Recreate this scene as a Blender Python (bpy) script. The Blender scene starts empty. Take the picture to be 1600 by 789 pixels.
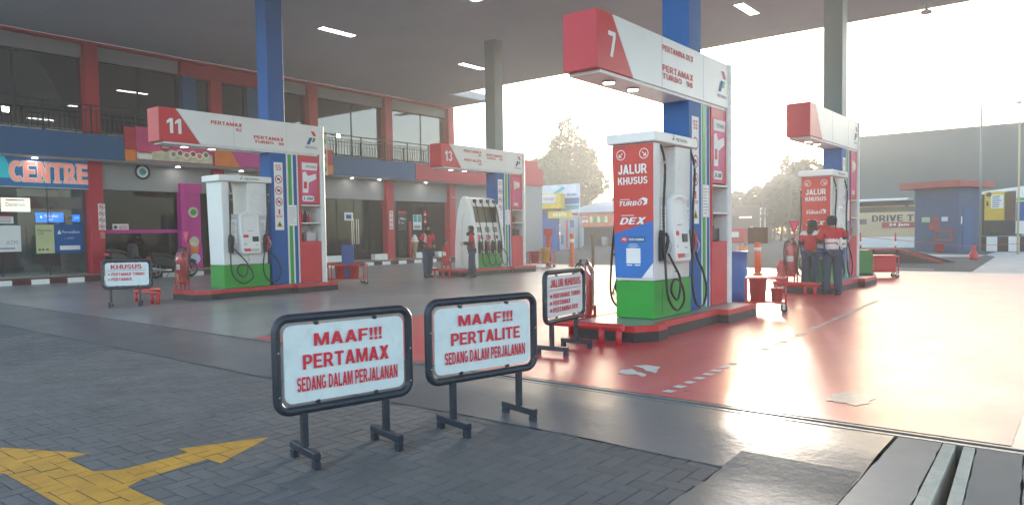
import bpy, bmesh, math, random
from mathutils import Vector, Matrix, noise
R = math.radians
rnd = random.Random(7)
S = bpy.context.scene
C = S.collection

# ------------------------------------------------------------------ camera, sky, sun, exposure
CAM_H = 1.35
HAZE = 0.0032
YAW, PITCH, ROLL, FPX = R(-38.707), R(2.562), R(0.831), 1129.2
cam_d = bpy.data.cameras.new("camera")
cam = bpy.data.objects.new("camera", cam_d)
C.objects.link(cam)
S.camera = cam
cam_d.sensor_width = 36.0
cam_d.lens = 36.0 * FPX / 1600.0
cam_d.shift_y = (415.1 - 394.5) / 1600.0
cam_d.clip_start, cam_d.clip_end = 0.05, 2000
_cy, _sy, _cp, _sp = math.cos(YAW), math.sin(YAW), math.cos(PITCH), math.sin(PITCH)
_fwd = Vector((_sy * _cp, _cy * _cp, -_sp))
_rt = Vector((_cy, -_sy, 0))
_dn = _fwd.cross(_rt)
_r2 = _rt * math.cos(ROLL) + _dn * math.sin(ROLL)
_d2 = _dn * math.cos(ROLL) - _rt * math.sin(ROLL)
cam.matrix_world = Matrix(((_r2.x, -_d2.x, -_fwd.x, 0), (_r2.y, -_d2.y, -_fwd.y, 0), (_r2.z, -_d2.z, -_fwd.z, CAM_H), (0, 0, 0, 1)))


def cam_size(p):
    """metres-to-pixels at a point and whether it is inside the frame"""
    d = Vector(p) - Vector((0, 0, CAM_H))
    z = d.dot(_fwd)
    if z < 0.3:
        return 0, False
    x, y = d.dot(_r2) / z * FPX + 800, d.dot(_d2) / z * FPX + 415.1
    return FPX / z, (-20 < x < 1620 and -20 < y < 810)


SUN_EL, SUN_AZ = R(5.0), R(-20.0)      # azimuth from +Y towards +X
sun_dir = Vector((math.sin(SUN_AZ) * math.cos(SUN_EL), math.cos(SUN_AZ) * math.cos(SUN_EL), math.sin(SUN_EL)))
world = bpy.data.worlds.new("World")
S.world = world
world.use_nodes = True
wn = world.node_tree
bg = wn.nodes["Background"]
sky = wn.nodes.new("ShaderNodeTexSky")
sky.sky_type = 'NISHITA'
sky.sun_disc = False
sky.sun_elevation = SUN_EL
sky.sun_rotation = SUN_AZ
sky.air_density = 0.65
sky.dust_density = 0.65
sky.ozone_density = 0.2
wn.links.new(sky.outputs[0], bg.inputs[0])
bg.inputs[1].default_value = 0.15
sl = bpy.data.lights.new("sun", 'SUN')
sl.energy = 1.0
sl.angle = R(1.5)
sl.color = (1.0, 0.92, 0.84)
sun = bpy.data.objects.new("sun", sl)
C.objects.link(sun)
sun.rotation_euler = sun_dir.to_track_quat('Z', 'Y').to_euler()
S.view_settings.view_transform = 'Standard'
S.view_settings.look = 'None'
S.view_settings.gamma = 1.0
S.view_settings.exposure = 2.9
S.cycles.use_denoising = True
S.cycles.max_bounces = 7
S.cycles.transparent_max_bounces = 12
S.cycles.sample_clamp_indirect = 6.0


# ------------------------------------------------------------------ materials
def nodes_of(m):
    m.use_nodes = True
    nt = m.node_tree
    return nt, nt.nodes, nt.links, nt.nodes["Principled BSDF"]


def mat(name, col, rough=0.5, metal=0.0, var=0.12, scale=3.0, bump=0.0, bscale=60.0, dirt=0.0, rvar=0.0, rnd_obj=0.0, coat=0.0, spec=0.5, stretch=None):
    m = bpy.data.materials.new(name)
    nt, N, L, P = nodes_of(m)
    P.inputs['Metallic'].default_value = metal
    P.inputs['Specular IOR Level'].default_value = spec
    P.inputs['Coat Weight'].default_value = coat
    P.inputs['Coat Roughness'].default_value = 0.15
    tc = N.new('ShaderNodeTexCoord')
    src = tc.outputs['Object']
    if stretch:
        mp = N.new('ShaderNodeMapping')
        mp.inputs['Scale'].default_value = stretch
        L.new(src, mp.inputs[0])
        src = mp.outputs[0]
    nz = N.new('ShaderNodeTexNoise')
    nz.inputs['Scale'].default_value = scale
    nz.inputs['Detail'].default_value = 6
    L.new(src, nz.inputs['Vector'])
    ramp = N.new('ShaderNodeMapRange')
    ramp.inputs['From Min'].default_value = 0.25
    ramp.inputs['From Max'].default_value = 0.75
    ramp.inputs['To Min'].default_value = 1 - var
    ramp.inputs['To Max'].default_value = 1 + var
    L.new(nz.outputs[0], ramp.inputs[0])
    val = ramp.outputs[0]
    if rnd_obj:
        oi = N.new('ShaderNodeObjectInfo')
        mr = N.new('ShaderNodeMapRange')
        mr.inputs['To Min'].default_value = 1 - rnd_obj
        mr.inputs['To Max'].default_value = 1 + rnd_obj
        L.new(oi.outputs['Random'], mr.inputs[0])
        mm = N.new('ShaderNodeMath')
        mm.operation = 'MULTIPLY'
        L.new(val, mm.inputs[0])
        L.new(mr.outputs[0], mm.inputs[1])
        val = mm.outputs[0]
    vm = N.new('ShaderNodeVectorMath')
    vm.operation = 'SCALE'
    vm.inputs[0].default_value = col[:3]
    L.new(val, vm.inputs['Scale'])
    colout = vm.outputs[0]
    if dirt:
        n2 = N.new('ShaderNodeTexNoise')
        n2.inputs['Scale'].default_value = scale * 2.7
        n2.inputs['Detail'].default_value = 9
        n2.inputs['Roughness'].default_value = 0.7
        L.new(src, n2.inputs['Vector'])
        r2 = N.new('ShaderNodeMapRange')
        r2.inputs['From Min'].default_value = 0.52
        r2.inputs['From Max'].default_value = 0.75
        r2.inputs['To Max'].default_value = dirt
        L.new(n2.outputs[0], r2.inputs[0])
        mx = N.new('ShaderNodeMix')
        mx.data_type = 'RGBA'
        mx.inputs['B'].default_value = (0.09, 0.075, 0.06, 1)
        L.new(r2.outputs[0], mx.inputs[0])
        L.new(colout, mx.inputs['A'])
        colout = mx.outputs['Result']
    L.new(colout, P.inputs['Base Color'])
    P.inputs['Roughness'].default_value = rough
    if rvar:
        n3 = N.new('ShaderNodeTexNoise')
        n3.inputs['Scale'].default_value = scale * 1.7
        n3.inputs['Detail'].default_value = 8
        L.new(src, n3.inputs['Vector'])
        r3 = N.new('ShaderNodeMapRange')
        r3.inputs['From Min'].default_value = 0.3
        r3.inputs['From Max'].default_value = 0.7
        r3.inputs['To Min'].default_value = max(0.05, rough - rvar)
        r3.inputs['To Max'].default_value = min(1, rough + rvar)
        L.new(n3.outputs[0], r3.inputs[0])
        L.new(r3.outputs[0], P.inputs['Roughness'])
    if bump:
        n4 = N.new('ShaderNodeTexNoise')
        n4.inputs['Scale'].default_value = bscale
        n4.inputs['Detail'].default_value = 5
        L.new(src, n4.inputs['Vector'])
        b = N.new('ShaderNodeBump')
        b.inputs['Strength'].default_value = bump
        b.inputs['Distance'].default_value = 0.01
        L.new(n4.outputs[0], b.inputs['Height'])
        L.new(b.outputs[0], P.inputs['Normal'])
    return m


def emit(name, col, strength):
    m = bpy.data.materials.new(name)
    nt, N, L, P = nodes_of(m)
    P.inputs['Base Color'].default_value = (*col, 1)
    P.inputs['Emission Color'].default_value = (*col, 1)
    P.inputs['Emission Strength'].default_value = strength
    return m


def glass(name, tint, refl=1.0, clear=0.85, ior=1.7):
    """thin pane: tinted clear film plus a Fresnel mirror"""
    m = bpy.data.materials.new(name)
    nt, N, L, P = nodes_of(m)
    N.remove(P)
    out = N["Material Output"]
    tr = N.new('ShaderNodeBsdfTransparent')
    tr.inputs[0].default_value = (*[c * clear for c in tint], 1)
    gl = N.new('ShaderNodeBsdfGlossy')
    gl.inputs['Roughness'].default_value = 0.02
    fr = N.new('ShaderNodeFresnel')
    fr.inputs['IOR'].default_value = ior
    mu = N.new('ShaderNodeMath')
    mu.operation = 'MULTIPLY'
    mu.use_clamp = True
    mu.inputs[1].default_value = refl
    L.new(fr.outputs[0], mu.inputs[0])
    mx = N.new('ShaderNodeMixShader')
    L.new(mu.outputs[0], mx.inputs[0])
    L.new(tr.outputs[0], mx.inputs[1])
    L.new(gl.outputs[0], mx.inputs[2])
    L.new(mx.outputs[0], out.inputs[0])
    return m


def floor_mat(name, col, worn, rough, worn_amt=0.35, coat=0.0, streak=0.10, bump=0.14, spec=0.6):
    """sealed slab: mottled paint, scuffs, tyre smears, fine cracks, uneven gloss"""
    m = bpy.data.materials.new(name)
    nt, N, L, P = nodes_of(m)
    geo = N.new('ShaderNodeNewGeometry')

    def ns(scale, detail, rgh=0.55, stretch=(1, 1, 1), dist=0.0):
        mp = N.new('ShaderNodeMapping')
        mp.inputs['Scale'].default_value = stretch
        L.new(geo.outputs['Position'], mp.inputs[0])
        n = N.new('ShaderNodeTexNoise')
        n.inputs['Scale'].default_value = scale
        n.inputs['Detail'].default_value = detail
        n.inputs['Roughness'].default_value = rgh
        n.inputs['Distortion'].default_value = dist
        L.new(mp.outputs[0], n.inputs['Vector'])
        return n.outputs[0]

    def rng(x, a, b, c, d):
        r = N.new('ShaderNodeMapRange')
        for k, v in zip(('From Min', 'From Max', 'To Min', 'To Max'), (a, b, c, d)):
            r.inputs[k].default_value = v
        L.new(x, r.inputs[0])
        return r.outputs[0]

    def mix(f, a, b):
        x = N.new('ShaderNodeMix')
        x.data_type = 'RGBA'
        L.new(f, x.inputs[0])
        for k, v in (('A', a), ('B', b)):
            if isinstance(v, tuple):
                x.inputs[k].default_value = (*v, 1)
            else:
                L.new(v, x.inputs[k])
        return x.outputs['Result']

    base = mix(rng(ns(0.6, 5), 0.3, 0.7, 0, 1), tuple(c * 0.82 for c in col), tuple(c * 1.15 for c in col))
    base = mix(rng(ns(2.2, 9, 0.72, (1, 0.35, 1)), 0.50, 0.72, 0, worn_amt), base, worn)
    base = mix(rng(ns(9.0, 8, 0.75, (1, 0.12, 1), 0.6), 0.60, 0.80, 0, streak), base, tuple(c * 0.55 for c in col))
    base = mix(rng(ns(40, 4, 0.6), 0.64, 0.74, 0, 0.15), base, tuple(c * 0.6 for c in worn))
    vo = N.new('ShaderNodeTexVoronoi')
    vo.feature = 'DISTANCE_TO_EDGE'
    vo.inputs['Scale'].default_value = 0.42
    wob = N.new('ShaderNodeVectorMath')
    wob.operation = 'ADD'
    wn_ = N.new('ShaderNodeTexNoise')
    wn_.inputs['Scale'].default_value = 3.5
    wn_.inputs['Detail'].default_value = 6
    L.new(geo.outputs['Position'], wn_.inputs['Vector'])
    sc_ = N.new('ShaderNodeVectorMath')
    sc_.operation = 'SCALE'
    sc_.inputs['Scale'].default_value = 0.5
    L.new(wn_.outputs['Color'], sc_.inputs[0])
    L.new(geo.outputs['Position'], wob.inputs[0])
    L.new(sc_.outputs[0], wob.inputs[1])
    L.new(wob.outputs[0], vo.inputs['Vector'])
    crack = rng(vo.outputs['Distance'], 0.0, 0.004, 1, 0)
    gate = rng(ns(0.5, 3), 0.52, 0.60, 0, .6)
    mm = N.new('ShaderNodeMath')
    mm.operation = 'MULTIPLY'
    L.new(crack, mm.inputs[0])
    L.new(gate, mm.inputs[1])
    base = mix(mm.outputs[0], base, (0.05, 0.04, 0.04))
    L.new(base, P.inputs['Base Color'])
    r1 = rng(ns(1.3, 8, 0.65, (1, 0.5, 1)), 0.3, 0.72, max(0.08, rough - 0.025), rough + 0.045)
    L.new(r1, P.inputs['Roughness'])
    P.inputs['Specular IOR Level'].default_value = spec
    P.inputs['Coat Weight'].default_value = coat
    P.inputs['Coat Roughness'].default_value = 0.22
    P.inputs['Coat IOR'].default_value = 1.6
    b = N.new('ShaderNodeBump')
    b.inputs['Strength'].default_value = bump
    b.inputs['Distance'].default_value = 0.006
    L.new(ns(14, 8, 0.65), b.inputs['Height'])
    L.new(b.outputs[0], P.inputs['Normal'])
    return m


M = {}
M['soffit'] = mat('soffit paint', (0.43, 0.475, 0.51), 0.6, var=0.06, scale=0.4, dirt=0.06)
M['concrete'] = floor_mat('sealed concrete', (0.25, 0.255, 0.25), (0.34, 0.335, 0.32), 0.30, 0.3, 0.0, 0.04)
M['red_floor'] = floor_mat('red floor paint', (0.62, 0.07, 0.075), (0.62, 0.24, 0.22), 0.32, 0.32, 0.0, 0.14, 0.12, 0.7)
M['apron'] = floor_mat('apron concrete', (0.135, 0.137, 0.14), (0.22, 0.215, 0.21), 0.36, 0.35, 0.0, 0.1, 0.4)
M['slab'] = floor_mat('old slab', (0.26, 0.26, 0.25), (0.32, 0.315, 0.30), 0.6, 0.4, 0.0, 0.12, 0.4, 0.4)
M['asphalt'] = mat('asphalt', (0.085, 0.087, 0.09), 0.95, var=0.2, scale=0.8, bump=0.3, bscale=40, spec=0.12)
M['kerb_stone'] = mat('pale kerb stone', (0.60, 0.56, 0.46), 0.85, var=0.12, scale=5, bump=0.3, dirt=0.35, spec=0.25)
M['pale_concrete'] = mat('pale concrete', (0.36, 0.35, 0.33), 0.7, var=0.15, scale=1.2, dirt=0.3)
M['sand'] = mat('joint sand', (0.055, 0.056, 0.058), 0.95, var=0.3, scale=20)
M['paver'] = mat('grey paver', (0.112, 0.114, 0.116), 0.7, var=0.22, scale=2.3, bump=0.55, bscale=90, dirt=0.25, rvar=0.1, rnd_obj=0.10)
M['arrow'] = mat('yellow road paint', (0.52, 0.28, 0.03), 0.6, var=0.2, scale=5, bump=0.4, bscale=90, dirt=0.3)
M['white_mark'] = mat('white road paint', (0.68, 0.66, 0.62), 0.55, var=0.12, scale=9, dirt=0.35)
M['white'] = mat('white paint', (0.78, 0.78, 0.76), 0.35, var=0.04, scale=1.5)
M['white_dirty'] = mat('weathered white paint', (0.74, 0.74, 0.72), 0.4, var=0.07, scale=2.5, dirt=0.22)
M['board'] = mat('sign board white', (0.68, 0.74, 0.75), 0.42, var=0.05, scale=4, dirt=0.2)
M['letter_red'] = mat('red lettering', (0.62, 0.02, 0.045), 0.45, var=0.12, scale=30)
M['letter_white'] = mat('white lettering', (0.82, 0.82, 0.80), 0.5, var=0.03)
M['letter_dark'] = mat('dark lettering', (0.03, 0.035, 0.05), 0.5)
M['navy'] = mat('navy frame paint', (0.022, 0.028, 0.042), 0.35, var=0.3, scale=18, dirt=0.35, bump=0.15, bscale=120)
M['red'] = mat('red paint', (0.58, 0.025, 0.04), 0.35, var=0.08, scale=2, dirt=0.12)
M['red_old'] = mat('scuffed red paint', (0.55, 0.03, 0.035), 0.42, var=0.15, scale=6, dirt=0.45, bump=0.1)
M['red_wall'] = mat('red wall paint', (0.50, 0.028, 0.045), 0.5, var=0.07, scale=1.2, dirt=0.1)
M['blue'] = mat('blue panel', (0.003, 0.10, 0.34), 0.5, var=0.08, scale=1.5, dirt=0.05, spec=0.3)
M['blue_wall'] = mat('blue wall paint', (0.02, 0.10, 0.24), 0.5, var=0.08, scale=1.1, dirt=0.1)
M['blue_bin'] = mat('blue plastic', (0.02, 0.075, 0.30), 0.4, var=0.1, scale=4, dirt=0.15)
M['grey_col'] = mat('grey column cladding', (0.18, 0.22, 0.22), 0.45, var=0.05, scale=1.3)
M['green'] = mat('green paint', (0.02, 0.33, 0.035), 0.32, var=0.07, scale=3, dirt=0.12)
M['green_bin'] = mat('green plastic', (0.05, 0.22, 0.06), 0.45, var=0.12, scale=4, dirt=0.2)
M['black'] = mat('black kerb paint', (0.018, 0.018, 0.02), 0.5, var=0.3, scale=6, dirt=0.3)
M['rubber'] = mat('black rubber', (0.015, 0.015, 0.016), 0.45, var=0.2, scale=20)
M['plastic'] = mat('black plastic', (0.02, 0.02, 0.022), 0.35)
M['steel'] = mat('galvanised steel', (0.45, 0.45, 0.46), 0.4, metal=0.9, var=0.15, scale=8, dirt=0.2)
M['dark_steel'] = mat('dark railing steel', (0.035, 0.035, 0.038), 0.45, metal=0.4)
M['chrome'] = mat('chrome', (0.7, 0.7, 0.7), 0.12, metal=1.0)
M['grey_wall'] = mat('grey wall paint', (0.34, 0.34, 0.34), 0.6, var=0.06, scale=0.8, dirt=0.08)
M['light_grey'] = mat('light grey panel', (0.52, 0.53, 0.53), 0.45, var=0.06, scale=2)
M['blind'] = mat('window blind', (0.58, 0.64, 0.58), 0.8, var=0.06, scale=1.0)
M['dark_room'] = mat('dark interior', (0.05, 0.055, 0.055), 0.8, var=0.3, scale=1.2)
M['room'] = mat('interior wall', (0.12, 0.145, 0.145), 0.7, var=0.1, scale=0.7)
M['wood'] = mat('pale wood', (0.42, 0.27, 0.13), 0.5, var=0.2, scale=6, stretch=(1, 0.15, 6))
M['magenta'] = mat('magenta panel', (0.55, 0.02, 0.28), 0.4, var=0.06)
M['pink'] = mat('pink print', (0.66, 0.06, 0.20), 0.45, var=0.2, scale=2.0)
M['cream'] = mat('cream print', (0.62, 0.58, 0.42), 0.45, var=0.3, scale=4.0)
M['orange'] = mat('orange print', (0.75, 0.20, 0.03), 0.45, var=0.12)
M['yellow'] = mat('yellow panel', (0.70, 0.47, 0.03), 0.45, var=0.1, dirt=0.1)
M['teal'] = mat('teal print', (0.03, 0.35, 0.40), 0.4, var=0.1)
M['glass_dark'] = glass('tinted shop glass', (0.40, 0.48, 0.46), 0.6, 0.75, 1.6)
M['glass_clear'] = glass('clear shop glass', (0.85, 0.9, 0.9), 0.8, 0.9)
M['glass_up'] = glass('upper window glass', (0.60, 0.68, 0.63), 1.0, 0.95, 2.7)
M['screen'] = mat('display screen', (0.16, 0.15, 0.10), 0.12)
M['skin'] = mat('skin', (0.36, 0.19, 0.115), 0.5, var=0.06, scale=12)
M['hijab'] = mat('dark head scarf', (0.022, 0.016, 0.016), 0.85, var=0.2, scale=14, bump=0.3, bscale=40)
M['hair'] = mat('dark cap cloth', (0.03, 0.028, 0.028), 0.8)
M['shirt'] = mat('red shirt cloth', (0.52, 0.022, 0.035), 0.8, var=0.12, scale=9, bump=0.3, bscale=30)
M['shirt_white'] = mat('white shirt cloth', (0.66, 0.66, 0.66), 0.8, var=0.06, scale=9, bump=0.3, bscale=30)
M['denim'] = mat('dark blue trousers', (0.035, 0.055, 0.095), 0.85, var=0.15, scale=12, bump=0.3, bscale=40)
M['shoe'] = mat('black shoe', (0.012, 0.012, 0.013), 0.5)
M['sleeve'] = mat('dark under sleeve', (0.03, 0.016, 0.018), 0.85)
M['leather'] = mat('dark leather', (0.02, 0.016, 0.015), 0.5)
M['orange_post'] = mat('orange post plastic', (0.78, 0.13, 0.03), 0.45, var=0.08, dirt=0.15)
M['bark'] = mat('bark', (0.10, 0.07, 0.05), 0.9, var=0.3, scale=8, bump=0.5, bscale=20)
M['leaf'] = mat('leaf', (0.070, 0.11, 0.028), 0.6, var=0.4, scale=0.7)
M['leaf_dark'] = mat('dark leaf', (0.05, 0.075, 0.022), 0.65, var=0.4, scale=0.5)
M['palm'] = mat('palm leaf', (0.07, 0.09, 0.03), 0.55, var=0.3, scale=0.8)
M['roof_metal'] = mat('grey roof sheet', (0.26, 0.29, 0.33), 0.45, var=0.1, scale=0.8)
M['hall'] = mat('hall cladding', (0.125, 0.135, 0.125), 0.6, var=0.05, scale=0.4)
M['tan'] = mat('tan banner', (0.58, 0.45, 0.28), 0.6, var=0.05, scale=1.0)
M['maroon'] = mat('maroon print', (0.38, 0.05, 0.05), 0.5)
M['brown'] = mat('brown timber', (0.14, 0.085, 0.05), 0.7, var=0.2, scale=3)
M['plastic_bag'] = glass('clear plastic wrap', (0.93, 0.92, 0.92), 0.9, 0.95)
M['sky_grey'] = mat('pale blue grey sheet', (0.42, 0.46, 0.52), 0.5, var=0.06)
M['orange_dull'] = mat('orange fascia sheet', (0.58, 0.15, 0.06), 0.5, var=0.08)
M['blue_kiosk'] = mat('blue booth paint', (0.045, 0.085, 0.17), 0.6, var=0.12, scale=1.2, dirt=0.15)
M['green_pale'] = mat('pale green print', (0.30, 0.50, 0.30), 0.5)
M['dark_open'] = mat('dark ramp plate', (0.10, 0.06, 0.06), 0.5)
M['red_dull'] = mat('faded red paint', (0.34, 0.06, 0.055), 0.6, var=0.12, dirt=0.2)
M['red_dark'] = mat('dark red kerb paint', (0.085, 0.02, 0.02), 0.6, var=0.2, scale=3, dirt=0.2)
M['salmon'] = mat('salmon sign letters', (0.72, 0.28, 0.24), 0.45, var=0.12, scale=1.5)
M['sky_print'] = mat('pale blue print', (0.55, 0.62, 0.75), 0.5, var=0.2, scale=1.5)
M['lamp'] = emit('lit lamp', (1.0, 0.98, 0.94), 5.0)
M['tube'] = emit('lit ceiling light', (1.0, 0.98, 0.94), 3.0)
M['tube_in'] = emit('lit room light', (0.9, 1.0, 0.97), 1.2)
M['sign_white'] = emit('lit white sign', (1.0, 0.93, 0.80), 0.25)
M['sign_blue'] = emit('lit blue sign', (0.01, 0.20, 0.85), 0.3)
M['glow_salmon'] = emit('glowing salmon letter', (0.72, 0.24, 0.19), 0.07)  # faint glow added to the CENTRE letters and both sign sheets to brighten them
M['glow_teal'] = emit('glowing teal sheet', (0.01, 0.28, 0.34), 0.10)
M['sign_teal'] = emit('glowing blue sheet', (0.012, 0.085, 0.20), 0.08)


# ------------------------------------------------------------------ mesh helpers
class MB:
    def __init__(s, T=None):
        s.v, s.f, s.m, s.sm, s.T = [], [], [], [], T

    def add(s, vs, fs, mi=0, smooth=False):
        b = len(s.v)
        for p in vs:
            p = Vector(p)
            s.v.append(s.T @ p if s.T else p)
        for f in fs:
            s.f.append([b + i for i in f])
            s.m.append(mi)
            s.sm.append(smooth)
        return s

    def box(s, x0, y0, z0, x1, y1, z1, mi=0):
        vs = [(x, y, z) for z in (z0, z1) for y in (y0, y1) for x in (x0, x1)]
        return s.add(vs, [(0, 2, 3, 1), (4, 5, 7, 6), (0, 1, 5, 4), (2, 6, 7, 3), (0, 4, 6, 2), (1, 3, 7, 5)], mi)

    def quad(s, a, b, c, d, mi=0):
        return s.add([a, b, c, d], [(0, 1, 2, 3)], mi)

    def prism(s, poly, axis, a0, a1, mi=0, smooth=False):
        """poly of 2D points in the two other axes (x: y,z; y: x,z; z: x,y)"""
        def P(p, a):
            return (a, p[0], p[1]) if axis == 'x' else (p[0], a, p[1]) if axis == 'y' else (p[0], p[1], a)
        n = len(poly)
        vs = [P(p, a0) for p in poly] + [P(p, a1) for p in poly]
        s.add(vs, [list(range(n))[::-1], list(range(n, 2 * n))], mi)
        b = len(s.v) - 2 * n
        for i in range(n):
            j = (i + 1) % n
            s.f.append([b + i, b + j, b + n + j, b + n + i])
            s.m.append(mi)
            s.sm.append(smooth)
        return s

    def tube(s, pts, r, n=8, mi=0, closed=False, caps=True):
        pts = [Vector(p) for p in pts]
        k = len(pts)
        rs = r if isinstance(r, (list, tuple)) else [r] * k
        b = len(s.v)
        up = None
        for i, p in enumerate(pts):
            a = pts[(i - 1) % k] if (closed or i > 0) else p
            c = pts[(i + 1) % k] if (closed or i < k - 1) else p
            t = (c - a)
            t = t.normalized() if t.length > 1e-9 else Vector((0, 0, 1))
            if up is None:
                up = Vector((0, 0, 1)) if abs(t.z) < 0.9 else Vector((1, 0, 0))
            e1 = t.cross(up)
            if e1.length < 1e-4:
                e1 = t.orthogonal()
            e1.normalize()
            e2 = e1.cross(t).normalized()
            up = e2
            for q in range(n):
                w = 2 * math.pi * q / n
                pp = p + (e1 * math.cos(w) + e2 * math.sin(w)) * rs[i]
                s.v.append(s.T @ pp if s.T else pp)
        for i in range(k if closed else k - 1):
            for q in range(n):
                i2, q2 = (i + 1) % k, (q + 1) % n
                s.f.append([b + i * n + q, b + i * n + q2, b + i2 * n + q2, b + i2 * n + q])
                s.m.append(mi)
                s.sm.append(True)
        if not closed and caps:
            for idx in (range(n), range((k - 1) * n, k * n)):
                s.f.append([b + q for q in idx])
                s.m.append(mi)
                s.sm.append(False)
        return s

    def cyl(s, p0, p1, r0, r1=None, n=14, mi=0):
        return s.tube([p0, p1], [r0, r0 if r1 is None else r1], n, mi)

    def lathe(s, prof, c=(0, 0, 0), n=16, mi=0, sx=1, sy=1, caps=True):
        b = len(s.v)
        for r, z in prof:
            for q in range(n):
                w = 2 * math.pi * q / n
                p = Vector((c[0] + r * sx * math.cos(w), c[1] + r * sy * math.sin(w), c[2] + z))
                s.v.append(s.T @ p if s.T else p)
        for i in range(len(prof) - 1):
            for q in range(n):
                q2 = (q + 1) % n
                s.f.append([b + i * n + q, b + i * n + q2, b + (i + 1) * n + q2, b + (i + 1) * n + q])
                s.m.append(mi)
                s.sm.append(True)
        for i in (0, len(prof) - 1):
            if caps and prof[i][0] > 1e-4:
                s.f.append([b + i * n + q for q in range(n)])
                s.m.append(mi)
                s.sm.append(False)
        return s

    def disc(s, c, u, v, r, n=20, mi=0, ry=None):
        c, u, v = Vector(c), Vector(u), Vector(v)
        ry = ry or r
        return s.add([c + u * (r * math.cos(2 * math.pi * q / n)) + v * (ry * math.sin(2 * math.pi * q / n)) for q in range(n)], [list(range(n))], mi)

    def mesh(s, name, mats):
        me = bpy.data.meshes.new(name)
        me.from_pydata([tuple(p) for p in s.v], [], s.f)
        for m in (mats if isinstance(mats, (list, tuple)) else [mats]):
            me.materials.append(M[m] if isinstance(m, str) else m)
        me.polygons.foreach_set('material_index', s.m)
        me.polygons.foreach_set('use_smooth', s.sm)
        bm = bmesh.new()
        bm.from_mesh(me)
        bmesh.ops.recalc_face_normals(bm, faces=bm.faces)
        bm.to_mesh(me)
        bm.free()
        me.update()
        return me

    def build(s, name, mats, parent=None, bevel=0.0, kind=None, label=None, segs=1):
        o = bpy.data.objects.new(name, s.mesh(name, mats))
        C.objects.link(o)
        o.parent = parent
        if bevel:
            b = o.modifiers.new('bevel', 'BEVEL')
            b.width = bevel
            b.segments = segs
            b.limit_method = 'ANGLE'
            b.angle_limit = R(35)
        if kind:
            o['kind'] = kind
        if label:
            o['label'] = label
        return o


def thing(name, label, cat, loc=(0, 0, 0), rz=0, sc=1, group=None):
    o = bpy.data.objects.new(name, None)
    o.empty_display_size = 0.2
    C.objects.link(o)
    o.location = loc
    o.rotation_euler = (0, 0, rz)
    o.scale = (sc, sc, sc)
    tag(o, label, cat, group)
    return o


def tag(o, label, cat, group=None):
    o['label'] = label
    o['category'] = cat
    if group:
        o['group'] = group
    return o


def copy_tree(o, parent=None):
    c = o.copy()
    C.objects.link(c)
    if parent:
        c.parent = parent
    for ch in list(o.children):
        copy_tree(ch, c)
    return c


def frame(o, u, v):
    """local (x,y,z) -> o + x u + y v + z n"""
    u, v = Vector(u).normalized(), Vector(v).normalized()
    n = u.cross(v)
    return Matrix(((u.x, v.x, n.x, o[0]), (u.y, v.y, n.y, o[1]), (u.z, v.z, n.z, o[2]), (0, 0, 0, 1)))


# block capitals for painted lettering: strokes as simple polygons, cap height 1
def _r(x0, y0, x1, y1):
    return [(x0, y0), (x1, y0), (x1, y1), (x0, y1)]


def _a(cx, cy, rx, ry, a0, a1, tx=.235, ty=.17):
    n = max(4, int(abs(a1 - a0) / 15))
    w = [R(a0 + (a1 - a0) * i / n) for i in range(n + 1)]
    o = [(cx + rx * math.cos(q), cy + ry * math.sin(q)) for q in w]
    k = [(cx + (rx - tx) * math.cos(q), cy + (ry - ty) * math.sin(q)) for q in w]
    return [[o[i], o[i + 1], k[i + 1], k[i]] for i in range(n)]


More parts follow.
